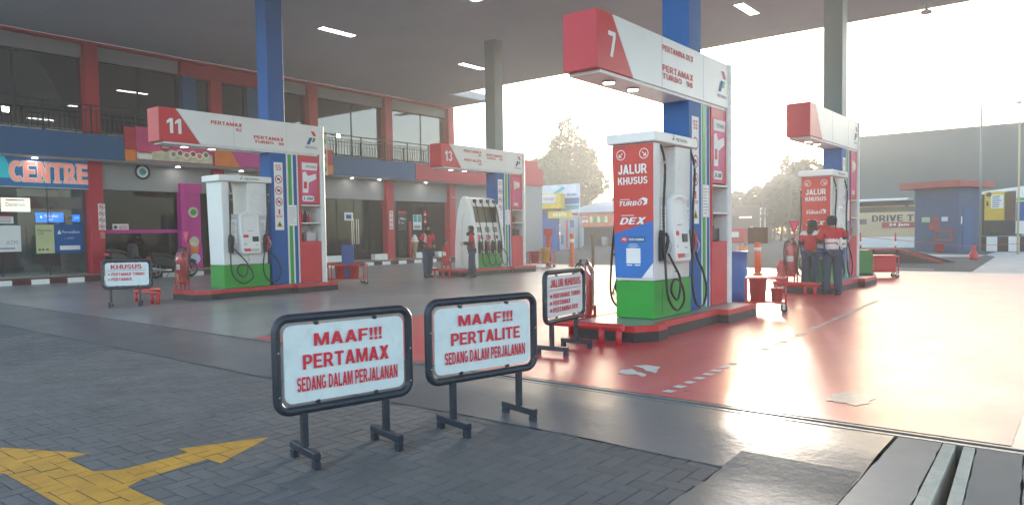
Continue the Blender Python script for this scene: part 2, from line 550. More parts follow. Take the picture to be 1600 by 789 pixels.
_E = [_r(0, 0, .24, 1), _r(.24, .83, .70, 1), _r(.24, .42, .64, .58), _r(.24, 0, .72, .17)]
_P = [_r(0, 0, .24, 1), _r(.24, .83, .45, 1), _r(.24, .36, .45, .53)] + _a(.45, .68, .31, .32, -90, 90)
BLOCK = {
    'A': (.88, [[(0, 0), (.26, 0), (.57, 1), (.31, 1)], [(.88, 0), (.62, 0), (.31, 1), (.57, 1)], _r(.22, .19, .66, .36)]),
    'B': (.78, [_r(0, 0, .24, 1), _r(.24, .83, .45, 1), _r(.24, .42, .45, .58), _r(.24, 0, .45, .17)] + _a(.45, .715, .28, .285, -90, 90) + _a(.45, .29, .32, .29, -90, 90)),
    'C': (.82, _a(.42, .5, .42, .5, 48, 312)),
    'D': (.82, [_r(0, 0, .24, 1), _r(.24, .83, .38, 1), _r(.24, 0, .38, .17)] + _a(.38, .5, .44, .5, -90, 90)),
    'E': (.73, _E), 'F': (.70, [_E[0], _E[1], _r(.24, .40, .62, .57)]),
    'G': (.86, _a(.43, .5, .43, .5, 48, 318) + [_r(.45, .36, .86, .52), _r(.64, .08, .86, .36)]),
    'H': (.82, [_r(0, 0, .24, 1), _r(.58, 0, .82, 1), _r(.24, .42, .58, .60)]),
    'I': (.24, [_r(0, 0, .24, 1)]),
    'J': (.64, [_r(.40, .3, .64, 1)] + _a(.32, .3, .32, .3, 180, 360)),
    'K': (.88, [_r(0, 0, .24, 1), [(.24, .30), (.24, .58), (.56, 1), (.86, 1)], [(.36, .52), (.52, .70), (.90, 0), (.60, 0)]]),
    'L': (.70, [_r(0, 0, .24, 1), _r(.24, 0, .70, .18)]),
    'M': (1.02, [_r(0, 0, .21, 1), _r(.81, 0, 1.02, 1), [(.05, 1), (.30, 1), (.60, 0), (.42, 0)], [(.97, 1), (.72, 1), (.42, 0), (.60, 0)]]),
    'N': (.84, [_r(0, 0, .22, 1), _r(.62, 0, .84, 1), [(.02, 1), (.27, 1), (.82, 0), (.57, 0)]]),
    'O': (.90, _a(.45, .5, .45, .5, 0, 360)),
    'P': (.76, _P), 'R': (.84, _P + [[(.34, .40), (.58, .40), (.86, 0), (.58, 0)]]),
    'S': (.78, _a(.39, .71, .37, .29, 15, 270) + _a(.39, .29, .39, .29, -165, 90)),
    'T': (.78, [_r(0, .82, .78, 1), _r(.27, 0, .51, .82)]),
    'U': (.82, [_r(0, .36, .24, 1), _r(.58, .36, .82, 1)] + _a(.41, .37, .41, .37, 180, 360)),
    'V': (.86, [[(0, 1), (.27, 1), (.56, 0), (.30, 0)], [(.86, 1), (.59, 1), (.30, 0), (.56, 0)]]),
    'X': (.88, [[(0, 0), (.30, 0), (.86, 1), (.56, 1)], [(.88, 0), (.58, 0), (.02, 1), (.32, 1)]]),
    'Y': (.84, [[(0, 1), (.28, 1), (.54, .40), (.30, .40)], [(.84, 1), (.56, 1), (.30, .40), (.54, .40)], _r(.30, 0, .54, .41)]),
    '!': (.24, [[(.05, .30), (.19, .30), (.24, 1), (0, 1)], _r(.01, 0, .23, .21)]),
    '1': (.50, [_r(.22, 0, .46, 1), [(.0, .62), (.24, .74), (.24, 1), (.0, .80)]]),
    '2': (.72, _a(.36, .70, .36, .30, -15, 170) + [[(0, .17), (.25, .17), (.70, .60), (.46, .64)], _r(0, 0, .72, .17)]),
    '3': (.72, _a(.35, .72, .35, .28, -75, 165) + _a(.36, .28, .36, .28, -165, 85)),
    '4': (.76, [_r(.42, 0, .64, 1), _r(0, .22, .76, .39), [(0, .39), (.20, .39), (.56, 1), (.42, 1)]]),
    '5': (.72, [_r(.06, .83, .66, 1), _r(.06, .48, .26, .83)] + _a(.36, .31, .36, .31, -165, 125)),
    '7': (.72, [_r(0, .82, .72, 1), [(.16, 0), (.42, 0), (.72, .82), (.46, .82)]]),
    '8': (.74, _a(.37, .73, .33, .27, 0, 360) + _a(.37, .29, .37, .29, 0, 360)),
    '9': (.74, _a(.37, .67, .37, .33, 0, 360) + _a(.37, .5, .37, .5, -140, 10)),
    '0': (.76, _a(.38, .5, .38, .5, 0, 360)), ' ': (.30, []),
}


def block(s, shear):
    vs, fs, x, k = [], [], 0, 0
    for ch in s:
        w, polys = BLOCK[ch]
        for p in polys:
            n0 = len(vs)
            vs += [(x + a + shear * b, b, k % 9) for a, b in p]
            fs.append(list(range(n0, n0 + len(p))))
            k += 1
        x += w + .10
    x0, x1 = min(v[0] for v in vs), max(v[0] for v in vs)
    return [((v[0] - x0) / (x1 - x0), v[1], v[2]) for v in vs], fs


_tcache = {}


def glyphs(s, bold, shear):
    key = (s, bold, shear)
    if key not in _tcache and bold >= .02 and all(c in BLOCK for c in s):
        _tcache[key] = block(s, shear)
    if key not in _tcache:
        cu = bpy.data.curves.new('t', 'FONT')
        cu.body = s
        cu.size = 1
        cu.resolution_u = 3
        cu.offset = 0.006 if bold > .015 else 0
        cu.space_character = 1.0 + 2.2 * min(bold, .05)
        cu.shear = shear
        cu.extrude = 0.0
        ob = bpy.data.objects.new('t', cu)
        C.objects.link(ob)
        dg = bpy.context.evaluated_depsgraph_get()
        me = bpy.data.meshes.new_from_object(ob.evaluated_get(dg))
        v0 = [v.co.copy() for v in me.vertices]
        f0 = [list(p.vertices) for p in me.polygons]
        bpy.data.objects.remove(ob)
        bpy.data.curves.remove(cu)
        bpy.data.meshes.remove(me)
        vs, fs = [], []
        d = min(bold, .05)
        steps = [(0, 0)] if d < .015 else [(0, 0), (-d, 0), (d, 0), (-d * .5, d * .45), (d * .5, -d * .45), (d * .5, d * .45), (-d * .5, -d * .45)]
        for k, (dx, dy) in enumerate(steps):
            n0 = len(vs)
            vs += [(v.x + dx, v.y + dy, k) for v in v0]
            fs += [[n0 + i for i in f] for f in f0]
        x0, x1 = min(v[0] for v in vs), max(v[0] for v in vs)
        y0, y1 = min(v[1] for v in vs), max(v[1] for v in vs)
        _tcache[key] = ([((v[0] - x0) / (x1 - x0), (v[1] - y0) / (y1 - y0), v[2]) for v in vs], fs)
    return _tcache[key]


def text(s, F, x, y, w, h, m, parent=None, bold=0.03, shear=0.0, name='lettering', z=0.003, mb=None, mi=0):
    """lettering of exact width and height in the frame F, lower left corner at (x, y), raised z"""
    vs, fs = glyphs(s, bold, shear)
    own = mb is None
    if own:
        mb = MB()
    mb.T = F
    mb.add([(x + a * w, y + b * h, z + .00008 * k) for a, b, k in vs], fs, mi)
    if own:
        return mb.build(name, m, parent)


def ngon(n, cx, cy, r, a0=0.0):
    return [(cx + r * math.cos(a0 + 2 * math.pi * k / n), cy + r * math.sin(a0 + 2 * math.pi * k / n)) for k in range(n)]


def rrect(x0, y0, x1, y1, r, k=4):
    out = []
    for cx, cy, a in ((x1 - r, y0 + r, -90), (x1 - r, y1 - r, 0), (x0 + r, y1 - r, 90), (x0 + r, y0 + r, 180)):
        for i in range(k + 1):
            w = R(a + 90 * i / k)
            out.append((cx + r * math.cos(w), cy + r * math.sin(w)))
    return out


def bez(p, n=10):
    """smooth curve through points (Catmull-Rom)"""
    p = [Vector(q) for q in p]
    out = []
    for i in range(len(p) - 1):
        a, b, c, d = p[max(i - 1, 0)], p[i], p[i + 1], p[min(i + 2, len(p) - 1)]
        for k in range(n):
            t = k / n
            out.append(0.5 * ((2 * b) + (c - a) * t + (2 * a - 5 * b + 4 * c - d) * t * t + (3 * b - a - 3 * c + d) * t ** 3))
    out.append(p[-1])
    return out


def struct(mb, name, m, **k):
    return mb.build(name, m, kind='structure', **k)


# ------------------------------------------------------------------ ground
g = MB().quad((-410, -410, -0.36), (410, -410, -0.36), (410, 410, -0.36), (-410, 410, -0.36))
struct(g, 'ground', 'asphalt')
struct(MB().quad((-120, 24.9, -0.012), (60, 24.9, -0.012), (60, 130, -0.012), (-120, 130, -0.012)), 'road', 'asphalt')
struct(MB().box(-25.2, 5.285, -0.13, 9, 25.0, 0.0), 'forecourt_floor', 'concrete')
rf = MB()
for x0, x1 in ((-8.75, -0.36),):
    rf.quad((x0, 5.33, 0.004), (x1, 5.33, 0.004), (x1, 23.6, 0.004), (x0, 23.9, 0.004))
struct(rf, 'painted_floor', 'red_floor')
# pale concrete beside the far road
pc = MB()
pc.add([(-2.75, 25.0, -0.004), (9, 25.0, -0.004), (9, 46, -0.004), (-3.9, 46, -0.004), (-3.9, 41, -0.004), (-3.3, 38.5, -0.004)], [(0, 1, 2, 3, 4, 5)])
struct(pc, 'concrete_strip', 'pale_concrete')
pe = MB()
pe.quad((-60, 25.0, -0.004), (-2.75, 25.0, -0.004), (-2.75, 25.5, -0.004), (-60, 25.5, -0.004))
pe.quad((-7.5, 36.4, -0.004), (-3.9, 38.6, -0.004), (-3.9, 41, -0.004), (-8.5, 42, -0.004))
struct(pe, 'concrete_edge', 'pale_concrete')
lm = MB()
lm.quad((-6.3, 25.7, -0.003), (-5.35, 25.7, -0.003), (-5.2, 27.0, -0.003), (-5.8, 27.0, -0.003))
lm.quad((-5.2, 26.7, -0.0025), (-3.9, 26.4, -0.0025), (-3.9, 26.55, -0.0025), (-5.2, 26.9, -0.0025))
struct(lm, 'road_marking', 'white_mark')

M['dark_slab'] = floor_mat('dark slab', (0.20, 0.20, 0.20), (0.25, 0.25, 0.245), 0.65, 0.4, 0.0, 0.12, 0.5, 0.3)
M['slab_brown'] = floor_mat('brownish slab', (0.17, 0.16, 0.145), (0.23, 0.215, 0.19), 0.6, 0.4, 0.0, 0.15, 0.6, 0.3)
# apron ramp between the paving and the drain, its crest worn
ap = MB()
nx = 90
x0, x1 = -24.0, -0.975
rows = [(4.04, -0.046, 0.016), (4.30, -0.028, 0.01), (4.55, -0.008, 0.01), (4.68, -0.001, 0.01), (4.8, 0.0, 0), (5.17, 0.0, 0)]
vs = []
for k in range(nx + 1):
    x = x0 + (x1 - x0) * k / nx
    for y, z, w in rows:
        vs.append((x, y + w * noise.noise(Vector((x * 1.7, y, 3))) * 1.6 + (0.06 * max(0, 1 - abs(x + 3.0) / 2.2) if y < 4.7 else 0), z))
nr = len(rows)
ap.add(vs, [(k * nr + j, (k + 1) * nr + j, (k + 1) * nr + j + 1, k * nr + j + 1) for k in range(nx) for j in range(nr - 1)], 0, True)
struct(ap, 'apron', 'apron')
# slabs at the right of the paving, poured piece by piece with ragged edges
def zs(y):
    t_ = min(1, max(0, (y - 3.75) / .75))
    return -.0455 + .0455 * t_ * t_ * (3 - 2 * t_)


zl = lambda y: -.034 * (5.17 - y) / 7.17


def slab(name, xl, xr, y0_, y1_, m, seed, dz=0.0, z_of=zs):
    """strip between two ragged edges given at y0_ and y1_"""
    b, n, kx = MB(), 60, 8
    for i in range(n + 1):
        t_ = i / n
        y = y0_ + (y1_ - y0_) * t_
        wa = .012 * noise.noise(Vector((y * 6, seed, 0))) + .006 * noise.noise(Vector((y * 25, seed, 3)))
        wb = .012 * noise.noise(Vector((y * 6, seed + 9, 0))) + .006 * noise.noise(Vector((y * 25, seed + 9, 3)))
        a_, c_ = xl[0] + (xl[1] - xl[0]) * t_ + wa, xr[0] + (xr[1] - xr[0]) * t_ + wb
        for k in range(kx + 1):
            x = a_ + (c_ - a_) * k / kx
            yy = y + (.02 * noise.noise(Vector((x * 7, seed, 5))) if i in (0, n) else 0)
            b.v.append(Vector((x, yy, z_of(y) + dz + .002 * noise.noise(Vector((x * 3, y * 3, seed))))))
    w = kx + 1
    for i in range(n):
        for k in range(kx):
            b.f.append([i * w + k, i * w + k + 1, (i + 1) * w + k + 1, (i + 1) * w + k])
            b.m.append(0)
            b.sm.append(True)
    return struct(b, name, m)


struct(MB().quad((-.978, -2, -.052), (-.46, -2, -.052), (-.69, 5.165, -.03), (-.978, 5.165, -.03)).quad((-.14, -2, -.052), (9, -2, -.052), (9, 5.165, -.03), (-.53, 5.165, -.03)), 'slab_bed', 'sand')
slab('patched_slab', (-1.66, -1.66), (-0.972, -0.972), -2, 4.30, 'slab_brown', 2, .004)
slab('slab', (-0.960, -0.950), (-0.478, -0.708), -2, 5.165, 'slab', 5, .001, zl)
slab('dark_slab', (-0.130, -0.522), (.02, -0.29), -2, 5.165, 'dark_slab', 8, .001, zl)
slab('side_slab', (.028, -0.282), (9, 9), -2, 5.165, 'slab', 11, .001, zl)
# drain across the forecourt: slot, two rims
dr = MB()
dr.quad((-25.2, 5.16, -0.09), (9, 5.16, -0.09), (9, 5.30, -0.09), (-25.2, 5.30, -0.09))
drain = struct(dr, 'drain', 'black')
r1 = MB().box(-25.2, 5.172, -0.12, 9, 5.214, 0.003)
r1.build('rim', 'apron', drain)
r2 = MB().box(-25.2, 5.268, -0.12, 9, 5.284, 0.004)
r2.build('rim', 'apron', drain)
# the short drain towards the viewer, lined by pale kerb stones
d2 = MB()
d2.quad((-0.60, -2, -0.30), (-0.10, -2, -0.30), (-0.52, 5.17, -0.30), (-0.71, 5.17, -0.30))
sd = struct(d2, 'side_drain', 'black')


def along(y, a, b):
    return a + (b - a) * (5.17 - y) / 7.17


for lo, hi in (((-0.700, -0.470), (-0.632, -0.402)), ((-0.592, -0.200), (-0.530, -0.140))):
    y = 5.155
    for ln in (0.83, 0.95, 0.95, 0.95, 0.95, 0.95, 0.9):
        ya, yb = y, y - ln + 0.008
        k = MB()
        top = [(along(ya, *lo), ya), (along(ya, *hi), ya), (along(yb, *hi), yb), (along(yb, *lo), yb)]
        zt = [0.004 - 0.034 * (5.17 - q[1]) / 7.17 for q in top]
        k.add([(p[0], p[1], -0.31) for p in top] + [(p[0], p[1], z) for p, z in zip(top, zt)], [(4, 5, 6, 7), (0, 1, 5, 4), (1, 2, 6, 5), (2, 3, 7, 6), (3, 0, 4, 7)])
        k.build('kerb_stone', 'kerb_stone', sd, bevel=0.004)
        y -= ln

# floor paint marks on the red floor
mk = MB()
y = 5.52
while y < 14.6:
    x = -2.75 - 0.036 * (y - 5.5)
    if not (7.1 < y < 10.2 and rnd.random() < 0.55):
        w = 0.045 + rnd.uniform(-0.008, 0.006)
        mk.add([(x - w, y - 0.05 + rnd.uniform(-.01, .01), 0.008), (x + w, y - 0.05 + rnd.uniform(-.01, .01), 0.008), (x + w + .01, y + 0.05, 0.008), (x - w + .01, y + 0.05 + rnd.uniform(-.01, .01), 0.008)], [(0, 1, 2, 3)])
    y += 0.215
BAND = [(-3.565, 6.36), (-3.487, 6.475), (-3.324, 6.46), (-3.203, 6.15), (-3.317, 6.19), (-3.43, 6.31)]
LOW = [(-3.522, 5.966), (-3.55, 6.13), (-3.49, 6.215), (-3.40, 6.13), (-3.233, 6.051), (-3.215, 5.918), (-3.322, 5.991), (-3.391, 5.943)]


def ragged(pts, seed, a=.011):
    """outline with its edges chipped"""
    r = random.Random(seed)
    out = []
    for i, p in enumerate(pts):
        q = pts[(i + 1) % len(pts)]
        for k in range(4):
            t_ = k / 4
            out.append((p[0] + (q[0] - p[0]) * t_ + r.uniform(-a, a), p[1] + (q[1] - p[1]) * t_ + r.uniform(-a, a), .008))
    return out


for k, pts in enumerate((BAND, LOW)):
    pts = ragged(pts, k)
    mk.add(pts, [tuple(range(len(pts)))])
struct(mk, 'floor_marking', 'white_mark')
M['patch'] = mat('grey floor filler', (0.30, 0.26, 0.265), 0.34, var=0.25, scale=9, spec=0.7, dirt=0.25)
pt = MB()
pp = [(-1.593, 5.908), (-1.616, 6.137), (-1.562, 6.348), (-1.447, 6.341), (-1.328, 6.339), (-1.309, 6.081), (-1.361, 5.867), (-1.473, 5.914)]
pp = ragged(pp, 9, .022)
pt.add([(a, b, 0.0075) for a, b, _ in pp], [tuple(range(len(pp)))])
struct(pt, 'floor_patch', 'patch')
gs = MB().quad((-8.93, 5.65, 0.004), (-8.755, 5.6, 0.004), (-8.755, 7.0, 0.004), (-8.9, 7.1, 0.004))
struct(gs, 'green_floor_stripe', mat('worn green paint', (0.10, 0.20, 0.09), 0.35, var=0.4, scale=4))

# ------------------------------------------------------------------ herringbone paving in front
PA = 0.105
struct_pav = struct(MB().quad((-24, -3, -0.068), (-1.57, -3, -0.068), (-1.57, 4.35, -0.068), (-24, 4.35, -0.068)), 'paving', 'sand')


def paver_geo(r, chip):
    """one 210 x 105 block with worn arrises, long side along x"""
    g_, c_ = 0.0020, 0.0035
    hx, hy = PA - g_, PA / 2 - g_
    base = [(-hx, -hy), (hx, -hy), (hx, hy), (-hx, hy)]
    top = [(x - math.copysign(c_ + r.uniform(0, chip), x), y - math.copysign(c_ + r.uniform(0, chip), y)) for x, y in base]
    vs = [(x, y, -0.03) for x, y in base] + [(x, y, -0.0045) for x, y in base] + [(x, y, 0) for x, y in top]
    fs = [(8, 9, 10, 11)]
    for i in range(4):
        j = (i + 1) % 4
        fs += [(i, j, 4 + j, 4 + i), (4 + i, 4 + j, 8 + j, 8 + i)]
    return vs, fs, base


pgeo = [paver_geo(random.Random(k), 0.003) for k in range(6)]
pmesh = []
for vs, fs, top in pgeo:
    b = MB()
    b.add(vs, fs)
    pmesh.append(b.mesh('paver', 'paver'))
K = 1.037
arrow_parts = [[(-4.92, 1.38), (-3.0, 1.38), (-3.0, 1.71), (-4.92, 1.71)],
               [(-4.86, 1.20), (-4.86, 1.38), (-4.92, 1.38), (-4.92, 1.71), (-4.86, 1.71), (-4.86, 1.84), (-5.55, 1.55)],
               [(-4.52, 1.71), (-4.08, 1.71), (-4.15, 1.83), (-4.42, 1.83)],
               [(-4.42, 1.83), (-4.15, 1.83), (-4.19, 2.225), (-4.42, 2.225)],
               [(-4.56, 2.22), (-4.42, 2.225), (-4.19, 2.225), (-4.05, 2.23), (-4.32, 2.74)]]
arrow_parts[1] = [(-4.921, 1.20), (-4.921, 1.84), (-5.55, 1.55)]
arrow_parts = [[(x * K, y * K) for x, y in p] for p in arrow_parts]


def ccw(p):
    a = sum(p[i][0] * p[(i + 1) % len(p)][1] - p[(i + 1) % len(p)][0] * p[i][1] for i in range(len(p)))
    return p if a > 0 else p[::-1]


def clip(sub, cl):
    out = ccw(sub)
    cl = ccw(cl)
    for i in range(len(cl)):
        a, b = cl[i], cl[(i + 1) % len(cl)]
        inp, out = out, []
        if not inp:
            return []
        side = lambda p: (b[0] - a[0]) * (p[1] - a[1]) - (b[1] - a[1]) * (p[0] - a[0])
        for k in range(len(inp)):
            p, q = inp[k], inp[(k + 1) % len(inp)]
            sp, sq = side(p), side(q)
            if sp >= 0:
                out.append(p)
            if sp * sq < 0:
                t = sp / (sp - sq)
                out.append((p[0] + t * (q[0] - p[0]), p[1] + t * (q[1] - p[1])))
    return out


bricks = []
for i in range(-222, -14):
    for j in range(-28, 41):
        d = (i - j) % 4
        if d == 0:
            cx, cy, rz = (i + 1) * PA, (j + 0.5) * PA, 0
        elif d == 2:
            cx, cy, rz = (i + 0.5) * PA, j * PA, math.pi / 2
        else:
            continue
        if cx > -1.63 or cy > 4.10 + (0.06 * max(0, 1 - abs(cx + 3.0) / 2.2)) or cx < -23.5:
            continue
        sz, ins = cam_size((cx, cy, -0.05))
        fore = 1.4 / max(1.5, math.hypot(cx, cy))
        bricks.append((-(sz * (1 if ins else 0.02) * math.sqrt(fore)), cx, cy, rz, ins))
bricks.sort()
stuff = MB()
arrow = MB()
pr = random.Random(3)
for k, (_, cx, cy, rz, ins) in enumerate(bricks):
    v = pr.randrange(6)
    z = -0.0505 + pr.uniform(-0.0018, 0.0012)
    a = rz + pr.uniform(-0.012, 0.012)
    if k < 300:
        o = bpy.data.objects.new('paver', pmesh[v])
        C.objects.link(o)
        o.parent = struct_pav
        o.location = (cx, cy, z)
        o.rotation_euler = (pr.uniform(-.006, .006), pr.uniform(-.006, .006), a)
        zz = z + 0.0012
    else:
        ca, sa = math.cos(a), math.sin(a)
        stuff.add([(cx + x * ca - y * sa, cy + x * sa + y * ca, z + w) for x, y, w in pgeo[v][0]], pgeo[v][1])
        zz = z + 0.0012
    if cx < -2.9 and cy < 3.2:
        ca, sa = math.cos(a), math.sin(a)
        q = [(cx + x * ca - y * sa, cy + x * sa + y * ca) for x, y in pgeo[v][2]]
        for p in arrow_parts:
            c = clip(q, p)
            if len(c) > 2:
                arrow.add([(x, y, zz) for x, y in c], [tuple(range(len(c)))])
o = stuff.build('pavers', 'paver', struct_pav, kind='stuff')
struct(arrow, 'painted_arrow', 'arrow')

# ------------------------------------------------------------------ canopy over the pumps
canopy = thing('canopy', 'wide flat grey canopy roof spanning all the fuel pumps on tall columns', 'canopy', (-10, 14.7, 7.9))


def at(o, **k):
    return None


CT = Matrix.Translation((10, -14.7, -7.9))
ys = [4.4, 8.2, 12.0, 16.2, 20.5, 24.85]
for a, b in zip(ys[:-1], ys[1:]):
    for xa, xb in ((-26.0, -15.0), (-15.0, -4.0), (-4.0, 9.0)):
        MB(CT).box(xa + .004, a + .004, 7.9, xb - .004, b - .004, 7.93).build('soffit_panel', 'soffit', canopy)
MB(CT).box(-26.0, 24.858, 7.9, -23.6, 27.7, 7.93).build('soffit_panel', 'soffit', canopy)
MB(CT).box(-23.6, 27.2, 7.9, -22.7, 27.7, 7.93).build('soffit_panel', 'soffit', canopy)
MB(CT).box(-26.0, 4.4, 7.94, 9.0, 24.85, 8.25).build('roof_slab', 'soffit', canopy)
MB(CT).box(-26.0, 24.85, 7.94, -23.6, 27.7, 8.25).build('roof_slab', 'soffit', canopy)
MB(CT).box(-23.58, 24.86, 7.86, 9.1, 24.93, 8.9).build('fascia', 'white', canopy)
MB(CT).box(-26, 4.3, 7.86, 9.1, 4.39, 8.9).build('fascia', 'red', canopy)
MB(CT).box(9.01, 4.4, 7.86, 9.1, 24.85, 8.9).build('fascia', 'red', canopy)
for x, y in ((-19.05, 14.95), (-19.05, 21.45), (-13.55, 14.95), (-13.55, 21.45), (-8.1, 14.95), (-8.1, 21.45), (-2.6, 14.95), (-2.6, 21.45)):
    f = MB(CT)
    f.box(x - .17, y - .68, 7.885, x + .17, y - .65, 7.905)
    f.box(x - .17, y + .65, 7.885, x + .17, y + .68, 7.905)
    f.box(x - .17, y - .65, 7.885, x - .145, y + .65, 7.905)
    f.box(x + .145, y - .65, 7.885, x + .17, y + .65, 7.905)
    for t in range(1, 6):
        f.box(x - .145, y - .65 + t * .2166 - .006, 7.887, x + .145, y - .65 + t * .2166 + .006, 7.9)
    fo = f.build('ceiling_light', 'light_grey', canopy)
    MB(CT).quad((x - .145, y - .65, 7.897), (x + .145, y - .65, 7.897), (x + .145, y + .65, 7.897), (x - .145, y + .65, 7.897)).build('diffuser', 'tube', fo)
cl = MB(CT)
cl.tube([(-3.9, 24.6, 7.9), (-3.9, 24.6, 7.72)], .03)
cl.lathe([(0, .0), (.14, .02), (.16, .08), (.05, .14), (0, .15)], (-3.9, 24.6, 7.62), 12)
cl.build('lamp_holder', 'light_grey', canopy)

# ------------------------------------------------------------------ pump islands, overhead signs, columns
def logo(F, x, y, h, parent, word=True):
    """slanted three-piece emblem with a word under it"""
    for poly, m in (([(0.10, .62), (.42, .62), (.62, 1.0), (.30, 1.0)], None),):
        pass
    def sl(px, py):
        return (x + (px) * h, y + py * h)
    b = MB(F)
    b.prism([sl(.00, .22), sl(.20, .22), sl(.42, .62), sl(.22, .62)], 'z', .002, .005)
    b.build('emblem', 'blue', parent)
    b = MB(F)
    b.prism([sl(.36, .38), sl(.52, .38), sl(.64, .62), sl(.47, .62)], 'z', .002, .005)
    b.build('emblem', 'green', parent)
    b = MB(F)
    b.prism([sl(.48, .72), sl(.68, .72), sl(.52, .98), sl(.30, .98)], 'z', .002, .005)
    b.build('emblem', 'letter_red', parent)
    if word:
        text('PERTAMINA', F, x - .08 * h, y, .78 * h, .12 * h, 'letter_dark', parent, .01)


def pictogram(b, F, cx, cy, r):
    """red prohibition ring with a dark mark: rings to material 1, marks to 2"""
    b.T = F
    n = 16
    ring = [(cx + rr * math.cos(2 * math.pi * k / n), cy + rr * math.sin(2 * math.pi * k / n), .004) for rr in (r, r * .78) for k in range(n)]
    b.add(ring, [(k, (k + 1) % n, n + (k + 1) % n, n + k) for k in range(n)], 1)
    b.add([(cx - r * .5, cy - r * .2, .0035), (cx + r * .45, cy - r * .3, .0035), (cx + r * .4, cy + r * .25, .0035), (cx - r * .4, cy + r * .35, .0035)], [(0, 1, 2, 3)], 2)
    b.add([(cx - r * .62, cy + r * .5, .0045), (cx - r * .5, cy + r * .62, .0045), (cx + r * .62, cy - r * .5, .0045), (cx + r * .5, cy - r * .62, .0045)], [(0, 1, 2, 3)], 1)


def warning_strip(F, w, h, parent, name='warning_strip', n=6):
    b = MB(F)
    b.box(0, 0, 0, w, h, .003, 0)
    st = h / n
    for k in range(n):
        cy = h - st * (k + .5)
        if k == n - 1 and n >= 6:
            b.add([(w * .5, cy + st * .34, .004), (w * .14, cy - st * .22, .004), (w * .86, cy - st * .22, .004)], [(0, 1, 2)], 3)
            b.add([(w * .5, cy + st * .2, .0045), (w * .28, cy - st * .15, .0045), (w * .72, cy - st * .15, .0045)], [(0, 1, 2)], 2)
        elif k == 0 and n >= 6:
            text('55', F, w * .2, cy - st * .22, w * .6, st * .5, None, mb=b, mi=1, z=.004)
        elif k == 4 and n >= 6:
            b.T = F
            b.box(w * .4, cy - st * .1, .003, w * .6, cy + st * .34, .0045, 1)
            text('STOP', F, w * .15, cy - st * .4, w * .7, st * .22, None, mb=b, mi=1, z=.004)
        else:
            pictogram(b, F, w * .5, cy, min(w, st) * .42)
    return b.build(name, ['letter_white', 'letter_red', 'letter_dark', 'yellow'], parent)


